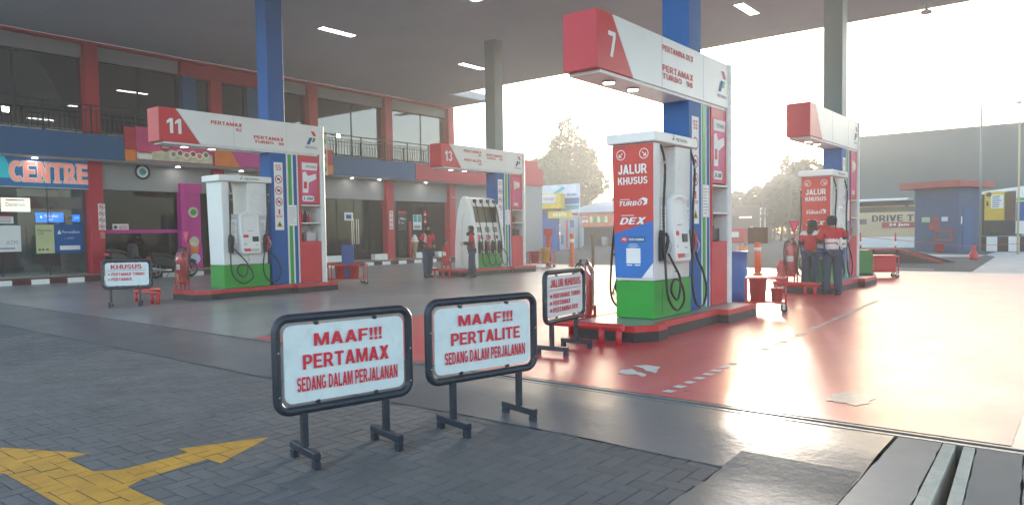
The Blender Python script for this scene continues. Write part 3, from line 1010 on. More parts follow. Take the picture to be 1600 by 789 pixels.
def island(num, X0, Y0, s, lines, colm, where, where_c, poster=True):
    # --- kerb plinth
    isl = thing('pump_island', 'low red-edged kerb island ' + where, 'kerb island', (X0, Y0, 0), 0, s)
    out = [(-.62, .72), (-.45, .50), (.42, .50), (.60, .78), (.60, 1.02), (.50, 1.04), (.50, 2.85), (.64, 2.87), (.64, 4.0), (-.62, 4.0)]
    inn = [(-.54, .76), (-.41, .585), (.38, .585), (.515, .80), (.515, .95), (.42, .96), (.42, 2.94), (.555, 2.95), (.555, 3.92), (-.54, 3.92)]
    MB().prism(out, 'z', -.05, .125).build('kerb', 'black', isl, bevel=.006)
    b = MB()
    n = len(out)
    b.add([(*p, .126) for p in out] + [(*p, .2) for p in out] + [(*p, .2) for p in inn], [], 0)
    base = 0
    for i in range(n):
        j = (i + 1) % n
        b.f += [[i, j, n + j, n + i], [n + i, n + j, 2 * n + j, 2 * n + i]]
        b.m += [0, 0]
        b.sm += [False, False]
    b.build('edge_band', 'red_old', isl)
    MB().prism(inn, 'z', .126, .196).build('top', 'concrete', isl)
    # --- column
    col = thing('canopy_column', '%s square column %s' % ('blue' if colm == 'blue' else 'tall grey', where_c), 'column', (X0, Y0, 0), 0, s)
    MB().box(-.205, 2.50, .2, .205, 2.93, 3.3).build('column_base', 'blue', col, bevel=.012)
    MB().box(-.205, 2.50, 3.3, .205, 2.93, 7.9 / s).build('shaft', colm, col, bevel=.012)
    Fx = lambda y, z, x=.205: frame((x, y, z), (0, 1, 0), (0, 0, 1))
    warning_strip(Fx(2.60, 1.45), .23, 1.55, col)
    # --- pylon with the overhead sign
    py = thing('overhead_sign', 'white and red overhead sign %s' % ('number %s %s' % (num, where) if num else 'without number, over the pair of attendants'), 'sign', (X0, Y0, 0), 0, s)
    w = .235
    MB().prism([(.86, 3.25), (3.86, 3.25), (3.86, 3.93), (.36, 3.93)], 'x', -w, w).build('sign_box', 'white', py, bevel=.006)
    MB().prism([(0, 3.25), (.845, 3.25), (.345, 3.93), (0, 3.93)], 'x', -w - .002, w + .002).build('nose', 'red', py, bevel=.006)
    MB().box(-w + .02, .1, 3.21, w - .02, 3.8, 3.249).build('underside', 'white_dirty', py)
    b = MB()
    b.box(w, 1.62, 3.262, w + .0015, 1.63, 3.92)
    b.box(w, 2.94, 3.262, w + .0015, 2.946, 3.92)
    b.build('panel_joint', 'light_grey', py)
    for y in (.62, 1.22):
        l = MB().lathe([(.085, 0), (.085, .03), (.07, .03), (.07, .012)], (.02, y, 3.185), 20, caps=False).build('downlight', 'chrome', py)
        MB().disc((.02, y, 3.19), (1, 0, 0), (0, 1, 0), .07).build('bulb', 'lamp', l)
    F = Fx(0, 0, w + .002)
    if num:
        wd = .17 if len(num) == 1 else .30
        text(num, F, .16 if len(num) > 1 else .25, 3.42, wd, .30, 'letter_white', py, .05)
    for t, x, y, ww, h in lines:
        text(t, F, x, y, ww, h, 'letter_red', py, .035)
    logo(F, 3.48, 3.38, .42, py)
    # stripes
    st = thing('striped_panel', 'white panel with vertical stripes ' + where, 'panel', (X0, Y0, 0), 0, s)
    MB().box(-.20, 2.933, .2, .20, 3.247, 3.209).build('board', 'white', st)
    for a, b_, m in ((2.975, 3.065, 'green'), (3.09, 3.105, 'letter_white'), (3.115, 3.20, 'blue')):
        MB().box(.2, a, .2, .208, b_, 3.2).build('stripe', m, st)
    nb = MB(Fx(2.96, 1.55, .209))
    nb.box(0, 0, 0, .22, .48, .002)
    for k in range(9):
        nb.box(.02, .05 + k * .045, .002, rnd.uniform(.12, .2), .062 + k * .045, .003, 1)
    nb.build('notice', ['letter_white', 'grey_wall'], st)
    # cabinet
    cb = thing('service_cabinet', 'red cabinet with shelves ' + where, 'cabinet', (X0, Y0, 0), 0, s)
    b = MB()
    b.box(-.22, 3.25, .2, .222, 3.845, 1.18)
    b.build('door', 'red', cb, bevel=.006)
    b = MB()
    b.box(-.22, 3.25, 1.182, .222, 3.29, 3.205)
    b.build('side_frame', 'red', cb)
    b = MB()
    b.box(-.22, 3.292, 1.182, -.19, 3.845, 2.1)
    b.build('back_panel', 'light_grey', cb)
    for z in (1.60, 2.02):
        MB().box(-.19, 3.293, z, .235, 3.843, z + .025).build('shelf', 'white', cb)
    pst = MB()
    pst.box(-.20, 3.292, 2.07, .21, 3.843, 3.205)
    pst = pst.build('poster_panel', 'red', cb)
    F = Fx(3.29, 2.07, .212)
    if poster:
        b = MB(F)
        b.prism([(.03, .02), (.43, .02), (.52, 1.0), (.03, 1.0)], 'z', 0, .003)
        b.prism([(.06, .80), (.48, .80), (.5, .97), (.06, .97)], 'z', .003, .006, 1)
        b.prism([(.07, .26), (.22, .26), (.24, .50), (.46, .60), (.45, .72), (.22, .66), (.16, .76), (.07, .74)], 'z', .003, .006, 1)
        b.prism([(.10, .36), (.19, .36), (.19, .52), (.10, .52)], 'z', .006, .008, 2)
        b.prism(rrect(.05, .06, .38, .19, .05), 'z', .003, .006, 1)
        b.build('poster_print', ['pink', 'letter_white', 'letter_red'], pst)
        text('PERTAMINA', F, .17, .85, .29, .06, 'letter_dark', pst, .01, z=.008)
        text('4 JAM' if num == '11' else '24 JAM', F, .08, .09, .26, .07, 'letter_dark', pst, .04, z=.008)
    else:
        b = MB(F)
        b.prism([(.04, .05), (.5, .05), (.5, 1.02), (.04, 1.02)], 'z', 0, .003)
        b.prism([(.12, .62), (.42, .72), (.42, .86), (.12, .92)], 'z', .003, .006, 1)
        b.prism(rrect(.10, .10, .34, .2, .04), 'z', .003, .006, 1)
        b.build('poster_print', ['pink', 'cream'], pst)
    MB().prism(rrect(-.24, 3.85, .26, 3.985, .05), 'z', .2, 3.935, smooth=False).build('edge_post', 'white_dirty', cb)
    # small goods on the shelves
    X = X0 + s * .03
    it = MB(Matrix.Translation((0, 0, 0)))
    it.box(-.10, -.13, 0, .10, .13, .20)
    it.box(-.08, -.08, .20, .06, .02, .24)
    o = it.build('storage_box', 'plastic' if num != '11' else 'light_grey', bevel=.01)
    o.location = (X, Y0 + s * 3.64, s * 1.182)
    o.scale = (s, s, s)
    tag(o, '%s box on the shelf %s' % ('dark' if num != '11' else 'pale', where), 'box')
    if num in ('11', '13'):
        for k, (dy, m, hh) in enumerate(((3.40, 'letter_red', .24), (3.50, 'letter_dark', .30), (3.60, 'letter_red', .20))):
            o = MB().lathe([(.0, 0), (.045, 0), (.047, hh * .6), (.03, hh * .75), (.018, hh * .82), (.018, hh), (0, hh)], n=10).build('bottle', m)
            o.location = (X + .05, Y0 + s * dy, s * 1.625)
            o.scale = (s, s, s)
            tag(o, '%s bottle on the upper cabinet shelf %s' % (('first red', 'black', 'second, shorter red')[k], where), 'bottle')
    return isl


def hose(parent, pts, r=.016):
    return MB().tube(bez(pts, 8), r, 7).build('hose', 'rubber', parent)


def nozzle(parent, x, y, z, side=1, red=True, label=None):
    """boot on the panel with the nozzle standing in it, spout down"""
    o = MB()
    o.box(x, y - .055, z - .20, x + .05 * side, y + .055, z + .12)
    o.prism([(y - .05, z + .12), (y + .05, z + .12), (y + .03, z + .2), (y - .03, z + .2)], 'x', x, x + .04 * side)
    nb = o.build('nozzle_boot', 'plastic', parent, bevel=.008)
    h = MB()
    h.tube(bez([(x + .05 * side, y, z - .16), (x + .09 * side, y + .01, z - .02), (x + .10 * side, y + .02, z + .10), (x + .07 * side, y + .02, z + .16)], 5), [.022] * 16, 8)
    nz = h.build('nozzle', 'plastic' if not red else 'red', nb)
    g_ = MB()
    g_.tube(bez([(x + .09 * side, y + .03, z + .10), (x + .14 * side, y + .05, z + .0), (x + .11 * side, y + .03, z - .12)], 5), .009, 6)
    g_.build('trigger', 'steel', nb)
    return nb


def dispenser(num, X0, Y0, s, where, front):
    d = thing('fuel_dispenser', 'fuel dispenser with %s, %s' % (front, where), 'fuel dispenser', (X0, Y0, 0), 0, s)
    # two tapered uprights, a cap, a mid body and a green plinth
    for ya, yb, dn in ((1.27, 1.42, 0), (1.86, 2.33, 1)):
        b = MB()
        wt, wb = .31, .285
        t0 = 0 if dn else -.03
        vs = [(-wb, ya, .70), (wb, ya, .70), (wb, yb, .70), (-wb, yb, .70), (-wt, ya + t0, 2.50), (wt, ya + t0, 2.50), (wt, yb, 2.50), (-wt, yb, 2.50)]
        b.add(vs, [(0, 3, 2, 1), (4, 5, 6, 7), (0, 1, 5, 4), (1, 2, 6, 5), (2, 3, 7, 6), (3, 0, 4, 7)])
        b.build('upright', 'white' if not dn else 'white_dirty', d, bevel=.012)
    cp = MB().prism([(-.36, 1.17), (.36, 1.17), (.36, 2.44), (-.36, 2.44)], 'z', 2.502, 2.635).build('cap', 'white', d, bevel=.012)
    F = frame((.362, 1.2, 2.5), (0, 1, 0), (0, 0, 1))
    logo(F, .46, .03, .085, cp, False)
    text('PERTAMINA', F, .57, .045, .34, .045, 'letter_dark', cp, .01)
    MB().box(-.275, 1.43, .70, .275, 1.855, 1.70).build('body', 'white', d, bevel=.008)
    g = MB()
    g.box(-.285, 1.27, .2, .285, 2.38, .695)
    g = g.build('base_cover', 'green', d, bevel=.008)
    for side in (1,):
        b = MB()
        b.box(.286, 1.50, .25, .290, 2.28, .66)
        b.build('access_door', 'green', g, bevel=.002)
    # side panel with the console (towards +x), notices each side
    sp = MB().box(.276, 1.43, .93, .30, 2.31, 1.80).build('side_panel', 'light_grey', d, bevel=.006)
    for a in (1.45, 2.16):
        b = MB(frame((.301, a, 1.18), (0, 1, 0), (0, 0, 1)))
        b.box(0, 0, 0, .13, .5, .002)
        for k in range(10):
            b.box(.012, .05 + k * .043, .002, rnd.uniform(.08, .12), .065 + k * .043, .003, 1 if k % 4 else 2)
        b.build('notice', ['letter_white', 'grey_wall', 'letter_red'], sp)
    # console: tall white shell with a rounded head, leaning out at the bottom
    def shell(y0, y1, z0, z1, r):
        return [(y0 + .03, z0), (y1 - .03, z0), (y1, z0 + .04)] + [(y1 - r + r * math.cos(w), z1 - r * .55 + r * .55 * math.sin(w)) for w in (0, .4, .8, 1.2, 1.571)] + [(y0 + r - r * math.cos(w), z1 - r * .55 + r * .55 * math.sin(w)) for w in (1.571, 1.2, .8, .4, 0)] + [(y0, z0 + .04)]
    c = MB()
    o_ = shell(1.62, 2.10, .93, 1.86, .20)
    i_ = shell(1.66, 2.06, .97, 1.80, .17)
    n = len(o_)
    dep = lambda z: .375 + .06 * max(0, min(1, (1.62 - z) / .5))
    c.add([(.30, y, z) for y, z in o_] + [(dep(z) - .02, y, z) for y, z in o_] + [(dep(z), y, z) for y, z in i_] + [(dep(z) - .035, 1.86 + (y - 1.86) * .9, 1.4 + (z - 1.4) * .94) for y, z in i_], [])
    for q in range(3):
        for i in range(n):
            j = (i + 1) % n
            c.f.append([q * n + i, q * n + j, (q + 1) * n + j, (q + 1) * n + i])
            c.m.append(0)
            c.sm.append(True)
    c.f.append(list(range(3 * n, 4 * n)))
    c.m.append(0)
    c.sm.append(False)
    c = c.build('console', 'white', d)
    F = frame((.402, 1.62, .93), (0, 1, 0), (-.06, 0, 1))
    MB(F).prism(rrect(.09, .60, .39, .78, .02), 'z', -.035, -.018).build('display', 'screen', c)
    for q, mm in (((.06, .06, .21, .115), 'letter_red'), ((.26, .06, .42, .115), 'steel'), ((.07, .36, .19, .42), 'letter_red'), ((.29, .27, .43, .38), 'plastic'), ((.08, .20, .14, .23), 'steel'), ((.36, .18, .41, .205), 'steel'), ((.18, .50, .30, .512), 'grey_wall')):
        MB(F).box(q[0], q[1], -.03, q[2], q[3], .012 if mm == 'plastic' else .004 + .03 * (q[1] < .1)).build('button', mm, c)
    MB(frame((.302, 1.66, .80), (0, 1, 0), (0, 0, 1))).prism(ngon(8, .2, .0, .012), 'z', 0, .006).build('lock', 'plastic', d)
    # nozzles and hoses, two on the visible side and two behind
    for side in (1, -1):
        for y, red, q in ((1.42, side < 0, 0), (2.27, True, 1)):
            x = .30 * side
            nozzle(d, x, y, 1.16, side, red)
            x2 = x + .07 * side
            if q == 0:
                pts = [(x, 1.44, 2.48), (x2, 1.43, 2.2), (x2 - .01 * side, 1.40, 1.6), (x2 + .03 * side, 1.36, 1.0), (x2 + .06 * side, 1.38, .50), (x2 + .07 * side, 1.62, .30), (x2 + .06 * side, 1.86, .42), (x2 + .05 * side, 1.78, .66), (x2 + .05 * side, 1.56, .70), (x2 + .05 * side, 1.50, .55), (x2 + .06 * side, 1.66, .44), (x2 + .06 * side, 1.74, .70), (x2 + .04 * side, 1.54, .95), (x + .11 * side, 1.44, 1.05)]
            else:
                pts = [(x, 2.34, 2.48), (x2, 2.33, 2.2), (x2, 2.28, 1.7), (x2 + .03 * side, 2.20, 1.1), (x2 + .06 * side, 2.12, .62), (x2 + .07 * side, 2.22, .34), (x2 + .07 * side, 2.45, .30), (x2 + .06 * side, 2.58, .52), (x2 + .05 * side, 2.48, .78), (x2 + .04 * side, 2.33, .95), (x + .11 * side, 2.28, 1.05)]
            h = hose(d, pts)
            k = pts[1]
            for za, zb in ((-.12, -.07), (.02, .06)):
                MB().tube([(k[0], k[1], k[2] + za), (k[0], k[1], k[2] + zb)], .019, 8).build('coupling', 'steel', h)
    # a little return loop clipped low on the side
    return d


def front_print(d, s, extra):
    """printed panel on the upright that faces the viewer (towards -y)"""
    F = Matrix(((1, 0, 0, -.31), (0, .0, -1, 1.238), (0, 1, 0, .705), (0, 0, 0, 1)))
    # follow the slight lean of the upright
    F = frame((-.285, 1.262, .705), (1, 0, 0), (0, -.0166, 1))
    W, H = .57, 1.78
    p = MB(F)
    p.prism([(-.0, .03), (W, .03), (W + .02, H), (-.02, H)], 'z', 0, .004)
    p = p.build('printed_panel', 'panel_red', d)
    b = MB(F)
    blue_top = .62 if not extra else .42
    b.prism([(0, .032), (W, .032), (W + .005, blue_top + .16), (-.004, blue_top)], 'z', .004, .006)
    b.build('panel_print', 'panel_blue', p)
    if not extra:
        MB(F).prism([(W * .7, .034), (W, .034), (W, .24)], 'z', .006, .007).build('panel_print', 'letter_white', p)
    for k, cx in ((0, .115), (1, .455)):
        b = MB(F)
        n = 20
        cy = 1.655
        for rr, r2 in ((.068, .058),):
            ring = [(cx + q * math.cos(2 * math.pi * i / n), cy + q * math.sin(2 * math.pi * i / n), .007) for q in (rr, r2) for i in range(n)]
            b.add(ring, [(i, (i + 1) % n, n + (i + 1) % n, n + i) for i in range(n)])
        sx = -1 if k == 0 else 1
        a = [(-.022, .030), (-.030, .022), (.012, -.018), (-.008, -.020), (-.010, -.032), (.032, -.032), (.032, .010), (.020, .008), (.018, -.012)]
        b.prism([(cx + sx * ax, cy + ay) for ax, ay in a], 'z', .006, .008)
        b.build('arrow_print', 'letter_white', p)
    text('JALUR', F, .07, 1.40, .43, .125, 'letter_white', p, .045, z=.008)
    text('KHUSUS', F, .065, 1.265, .44, .095, 'letter_white', p, .04, z=.008)
    text('TURBO', F, .08, .985, .34, .06, 'letter_white', p, .03, .25, z=.008)
    b = MB(F)
    b.prism([(.36, 1.055), (.44, 1.09), (.50, 1.07), (.49, 1.00), (.43, .985), (.46, 1.03), (.43, 1.06)], 'z', .006, .008)
    b.box(.09, 1.065, .006, .24, 1.073, .008)
    b.box(.11, .855, .006, .30, .863, .008)
    b.build('panel_print', 'letter_white', p)
    text('DEX', F, .08, .74, .40, .09, 'letter_white', p, .06, .3, z=.008)
    if extra:
        text('PERTAMAX', F, .07, .50, .40, .055, 'letter_white', p, .03, .2, z=.008)
        b = MB(F)
        for k in range(2):
            x = .28 + k * .09
            b.prism([(x, .57), (x + .04, .57), (x + .085, .615), (x + .04, .66), (x, .66), (x + .045, .615)], 'z', .006, .008)
        b.build('arrow_print', 'letter_white', p)
        b = MB(F)
        b.box(.26, .24, .006, .44, .42, .008)
        b.build('white_square', 'letter_white', p)
        text('MyPERTAMINA', F, .10, .45, .3, .03, 'letter_white', p, .02, z=.008)
    else:
        b = MB(F)
        b.prism(rrect(.10, .505, .46, .575, .012), 'z', .0062, .0075)
        b.prism([(.09, .508), (.20, .508), (.21, .572), (.10, .572)], 'z', .0075, .009, 1)
        b.build('panel_print', ['blue_wall', 'letter_red'], p)
        text('My', F, .115, .52, .075, .042, 'letter_white', p, .03, .2, z=.010)
        text('PERTAMINA', F, .215, .525, .225, .03, 'letter_white', p, .025, .15, z=.009)
        b = MB(F)
        for k, (xa, xb) in enumerate(((.22, .34), (.20, .36), (.23, .33))):
            b.box(xa, .475 - k * .022, .006, xb, .481 - k * .022, .008)
        b.box(.175, .225, .006, .385, .425, .008)
        b.box(.18, .195, .006, .26, .21, .008)
        b.box(.30, .195, .006, .38, .21, .008)
        b.build('white_square', 'letter_white', p)


M['panel_red'] = mat('printed red panel', (0.62, 0.055, 0.04), 0.35, var=0.05, scale=2)
M['panel_blue'] = mat('printed blue panel', (0.025, 0.16, 0.50), 0.35, var=0.25, scale=1.6)

I7 = (-4.715, 7.21, 1.0)
I11 = (-15.39, 7.24, 1.04)
I13 = (-16.05, 16.28, 1.065)
I9 = (-4.65, 15.10, 0.99)
island('7', *I7, [('PERTAMINA DEX', 1.63, 3.745, .95, .075), ('PERTAMAX', 1.63, 3.475, .95, .085), ('TURBO', 1.63, 3.375, .58, .075), ('98', 2.36, 3.375, .20, .075)], 'blue', 'at the pump with the red and blue panel', 'rising above the red and blue panelled dispenser')
island('11', *I11, [('PERTAMAX', 1.10, 3.70, .72, .075), ('92', 1.67, 3.60, .14, .065), ('PERTAMAX', 2.10, 3.48, .76, .075), ('TURBO', 2.11, 3.39, .48, .065), ('98', 2.72, 3.385, .14, .065)], 'blue', 'in front of the pink-framed shop', 'rising in front of the pink-framed shop')
island('13', *I13, [('PERTAMAX', .98, 3.74, .80, .075), ('92', 1.64, 3.655, .14, .06), ('PERTALITE', .98, 3.47, .80, .075), ('90', 1.64, 3.385, .14, .06), ('PERTAMAX', 2.02, 3.69, .80, .075), ('TURBO', 2.02, 3.60, .46, .065), ('98', 2.66, 3.60, .16, .065)], 'grey_col', 'at the arched four-hose dispenser', 'rising above the arched dispenser', False)
island('', *I9, [], 'grey_col', 'at the pump behind the two red and white clad attendants', 'through the blank far sign on the right', False)
d7 = dispenser('7', *I7, 'at pump 7 on the red floor', 'red and blue printed front')
front_print(d7, 1, False)
d11 = dispenser('11', *I11, 'under sign 11', 'plain pale front')
d9 = dispenser('9', *I9, 'behind two attendants', 'red printed front with three fuel names')
front_print(d9, 1, True)

# the rounded four-hose dispenser of pump 13
X0, Y0, s = I13
d = thing('fuel_dispenser', 'white rounded four-hose fuel dispenser with arched side at pump 13', 'fuel dispenser', (X0, Y0, 0), 0, s)
ar = [(-.42, .2), (.46, .2), (.44, .9), (.38, 1.5), (.28, 2.0), (.16, 2.32), (.06, 2.43), (-.06, 2.43), (-.16, 2.32), (-.27, 2.0), (-.36, 1.5), (-.41, .9)]
for ya, yb in ((1.18, 1.34), (2.50, 2.62)):
    MB().prism(ar, 'y', ya, yb).build('side_arch', 'white', d, bevel=.04, segs=2)
b = MB(frame((0, 1.178, 0), (1, 0, 0), (0, 0, 1)))
b.tube([(-.10, .3, .004), (-.09, 1.2, .004), (-.04, 1.75, .004), (.04, 1.9, .004), (.1, 1.86, .004)], .008, 6)
b.build('moulding', 'light_grey', d)
MB().prism([(-.36, .2), (.36, .2), (.36, .66), (-.36, .66)], 'y', 1.342, 2.498).build('base_cover', 'green', d)
MB().prism([(-.33, .662), (.36, .662), (.33, 1.2), (.24, 1.62), (-.25, 1.62)], 'y', 1.342, 2.498).build('body', 'white_dirty', d)
MB().prism([(-.22, 2.12), (.24, 2.12), (.15, 2.34), (.05, 2.40), (-.05, 2.40), (-.15, 2.34)], 'y', 1.342, 2.498).build('cap', 'white', d)
MB().box(-.06, 1.342, 1.62, .02, 2.498, 2.12).build('rear_window', 'screen', d)
for k in range(3):
    b = MB(frame((.372 - .02, 1.42 + k * .37, .98), (0, 1, 0), (-.17, 0, 1)))
    b.box(0, 0, 0, .27, .55, .02, 0)
    b.box(.03, .33, .02, .24, .50, .026, 1)
    b.box(.03, .08, .02, .11, .26, .026, 2)
    b.box(.14, .12, .02, .24, .24, .026, 3)
    b.build('console', ['white', 'screen', 'letter_red', 'plastic'], d)
for k in range(4):
    y = 1.46 + k * .31
    nozzle(d, .37, y, .86, 1, k in (1,))
    hose(d, [(.20, y, 2.30), (.30, y + .02, 2.0), (.38, y + .05, 1.5), (.46, y + .06, 1.0), (.52, y - .02, .5), (.54, y + .1, .27), (.54, y + .26, .42), (.50, y + .16, .72), (.46, y + .03, .78)])
    MB().box(.17, y - .05, 2.22, .24, y + .05, 2.33).build('hose_outlet', 'plastic', d)

# ------------------------------------------------------------------ standing sign boards
def sign_board(label, p, ang, L, u0, u1, z0, z1, draw, z=0.0, foot=.19, fan=0.0):
    t = thing('sign_board', label, 'sign', (p[0], p[1], z), ang)
    # local: x along the board to the right, -y towards the viewer
    F = frame((0, -.012, 0), (1, 0, 0), (0, 0, 1))
    r = .028
    rr = rrect(u0, z0, u1, z1, .075, 5)
    MB().tube([(a, 0, b) for a, b in rr], r, 10, closed=True).build('frame', 'navy', t)
    MB(frame((0, .006, 0), (1, 0, 0), (0, 0, 1))).prism(rrect(u0 + .045, z0 + .045, u1 - .045, z1 - .045, .05, 4), 'z', 0, .012).build('board', 'board', t)
    for a in (.28, .72):
        for zz in (z0 + .03, z1 - .05):
            x = u0 + (u1 - u0) * a
            MB().box(x - .012, -.012, zz, x + .012, .012, zz + .02).build('clip', 'navy', t)
    b = MB()
    for a, c in ((u0 + .004, z0 + .10), (u1 - .004, z0 + .3), (u0 + .004, z1 - .2), (u1 - .004, z0 + .08)):
        b.lathe([(.005, -.0), (.005, .004), (0, .005)], (0, 0, 0), 8) if False else None
        b.add([(a - .005, -r - .0005, c - .005), (a + .005, -r - .0005, c - .005), (a + .005, -r - .0005, c + .005), (a - .005, -r - .0005, c + .005)], [(0, 1, 2, 3)])
    b.build('rivet', 'steel', t)
    for x in (0, L):
        lg = MB().box(x - .021, -.021, .085, x + .021, .021, z0 + .005).build('leg', 'navy', t, bevel=.005)
        f = MB()
        f.box(x - .023, -foot, .055, x + .023, foot, .103)
        f.box(x - .021, -foot + .001, 0, x + .021, -foot + .055, .0545)
        f.box(x - .021, foot - .055, 0, x + .021, foot - .001, .0545)
        f.build('foot', 'navy', lg, bevel=.005)
    draw(F, u0 + .045, z0 + .045, u1 - u0 - .09, z1 - z0 - .09, t)
    return t


def d_maaf(word, r2):
    def f(F, x, z, w, h, t):
        text('MAAF!!!', F, x + .23 * w, z + .715 * h, .57 * w, .165 * h, 'letter_red', t, .05)
        text(word, F, x + r2[0] * w, z + .425 * h, (r2[1] - r2[0]) * w, .19 * h, 'letter_red', t, .045)
        text('SEDANG DALAM PERJALANAN', F, x + .09 * w, z + .145 * h, .845 * w, .185 * h, 'letter_red', t, .032)
    return f


def d_list(head, hx, items, bul, line_y, rows, h1, h2, hl):
    def f(F, x, z, w, h, t):
        text(head, F, x + hx[0] * w, z + h1 * h, (hx[1] - hx[0]) * w, hl * h, 'letter_red', t, .04)
        MB(F).box(x + .05 * w, z + line_y * h, .001, x + .94 * w, z + (line_y + .012) * h, .004).build('rule', 'letter_red' if h2 else 'letter_dark', t)
        for (s_, wd), ry in zip(items, rows):
            MB(F).prism(ngon(8, x + .085 * w, z + (ry + .06) * h, .022 * w), 'z', .001, .004).build('bullet', 'letter_red', t)
            text(s_, F, x + .14 * w, z + ry * h, wd * w, .13 * h if not h2 else .115 * h, 'letter_red', t, .03)
    return f


sign_board('white sign with black frame reading MAAF PERTAMAX, standing wholly on the paving', (-3.78, 2.64), R(77.8), .57, -.165, .755, .333, .902, d_maaf('PERTAMAX', (.14, .86)), z=-.05)
sign_board('white sign with black frame reading MAAF PERTALITE at the edge of the paving', (-3.49, 3.67), R(77.7), .60, -.195, .755, .378, .928, d_maaf('PERTALITE', (.155, .88)), z=-.05)
sign_board('narrow framed sign reading JALUR KHUSUS on the red floor beside pump 7', (-4.62, 6.45), R(97.0), .60, -.15, .80, .37, .915, d_list('JALUR KHUSUS', (.07, .93), [('PERTAMAX TURBO', .78), ('PERTAMAX', .48), ('PERTAMINA DEX', .70)], 3, .66, (.46, .29, .12), .73, True, .19), foot=.20)
sign_board('white framed sign reading KHUSUS on the grey floor in front of pump 11', (-15.16, 6.18), R(59.0), .52, -.13, .735, .375, .925, d_list('KHUSUS', (.13, .84), [('PERTAMAX TURBO', .76), ('PERTAMAX', .46)], 2, .66, (.44, .22), .72, False, .2), foot=.20)


# ------------------------------------------------------------------ red pipe guards, extinguishers, posts, carts, bins
def pipe_guard(x0, x1, y, z, where, sc=1, back=0.55):
    t = thing('pipe_guard', 'low red pipe rail ' + where, 'guard rail', (x0, y, 0))
    L = x1 - x0
    r = .042 * sc
    MB().tube([(0, back, z), (0, .06, z), (.03, .015, z), (.08, 0, z), (L - .05, 0, z), (L, 0, z)], r, 10).build('rail', 'red_old', t)
    for x, y_ in ((.02, .03), (L * .72, 0), (L - .06, 0), (0, back - .05)):
        MB().cyl((x, y_, 0), (x, y_, z - r * .6), r * .85, n=10).build('leg', 'red_old', t)
    return t


pipe_guard(-5.38, -4.30, 7.45, .215, 'at the island nose of pump 7')
pipe_guard(-16.05, -14.92, 7.02, .23, 'at the island nose of pump 11, beside the KHUSUS board', 1.05)
pipe_guard(-16.75, -15.55, 16.35, .24, 'at the far island between the two attendants', 1.05)
pipe_guard(-5.25, -4.35, 15.42, .215, 'behind the two attendants on the red floor')


def extinguisher(x, y, z, where, tri=True, bag=True, h=.72, stand=.15, rz=0, sc=1.0):
    t = thing('fire_extinguisher', 'red fire extinguisher %son a stand %s' % ('under clear plastic ' if bag else '', where), 'extinguisher', (x, y, z), rz, sc)
    r = .105
    MB().lathe([(0, stand), (r * .9, stand), (r, stand + .03), (r, stand + h - .20), (r * .85, stand + h - .12), (r * .45, stand + h - .06), (r * .3, stand + h - .04), (r * .3, stand + h), (0, stand + h)], n=18).build('bottle', 'red', t)
    lb = MB()
    lb.add([((r + .003) * math.cos(a), (r + .003) * math.sin(a), zz) for zz in (stand + .30, stand + .42) for a in (-2.3, -2.0, -1.7, -1.4, -1.1, -.8)], [(k, k + 1, 7 + k, 6 + k) for k in range(5)])
    lb.build('label_print', 'letter_white', t)
    v = MB()
    v.box(-.02, -.025, stand + h, .02, .025, stand + h + .04)
    v.tube([(0, 0, stand + h + .03), (.10, -.02, stand + h + .09)], .010, 6)
    v.tube([(0, 0, stand + h + .02), (.10, -.02, stand + h + .03)], .009, 6)
    v.build('valve', 'steel', t)
    MB().tube(bez([(0, -.02, stand + h + .02), (-.09, -.05, stand + h + .03), (-.14, -.04, stand + h - .15), (-.13, -.03, stand + .2)], 6), .013, 7).build('hose', 'rubber', t)
    f = MB()
    for sx in (-1, 1):
        for sy in (-1, 1):
            f.box(sx * .10 - .014, sy * .10 - .014, 0, sx * .10 + .014, sy * .10 + .014, stand + .12)
    f.box(-.114, -.114, stand - .02, .114, .114, stand)
    f.box(-.114, .09, stand + .09, .114, .114, stand + .12)
    f.box(-.114, -.114, stand + .09, .114, -.09, stand + .12)
    f.build('stand', 'red_old', t)
    if bag:
        b = MB()
        n, kk = 18, 9
        for i in range(kk):
            zz = stand + .05 + (h + .05) * i / (kk - 1)
            for q in range(n):
                a = 2 * math.pi * q / n
                rr = r + .03 + .018 * noise.noise(Vector((math.cos(a) * 2.2, math.sin(a) * 2.2, zz * 5 + x))) + (.0 if i < kk - 2 else -.04 * (i - kk + 3))
                b.v.append(Vector((rr * math.cos(a), rr * math.sin(a), zz)))
        for i in range(kk - 1):
            for q in range(n):
                b.f.append([i * n + q, i * n + (q + 1) % n, (i + 1) * n + (q + 1) % n, (i + 1) * n + q])
                b.m.append(0)
                b.sm.append(True)
        b.build('plastic_cover', 'plastic_bag', t)
    if tri:
        MB().tube([(.03, .13, .1), (.03, .13, stand + h + .25)], .014, 8).build('sign_pole', 'red_old', t)
        b = MB(frame((.03, .11, stand + h + .20), (1, 0, 0), (0, 0, 1)))
        b.prism([(0, 0), (.13, .27), (-.13, .27)], 'z', 0, .008)
        b.prism([(0, .07), (.075, .235), (-.075, .235)], 'z', .008, .010, 1)
        b.build('triangle_sign', ['red', 'pink'], t)
    return t


extinguisher(-5.42, 8.35, 0, 'beside pump 7', False, True, .66, .22)
extinguisher(-15.60, 7.85, .2, 'on the island of pump 11', True, True, .66, .16)
extinguisher(-16.35, 16.98, .2, 'between the attendants at pump 13', True, False, .66, .16)
extinguisher(-5.02, 15.85, .2, 'with triangle sign beside the two attendants', True, True, .70, .16, sc=1.0)

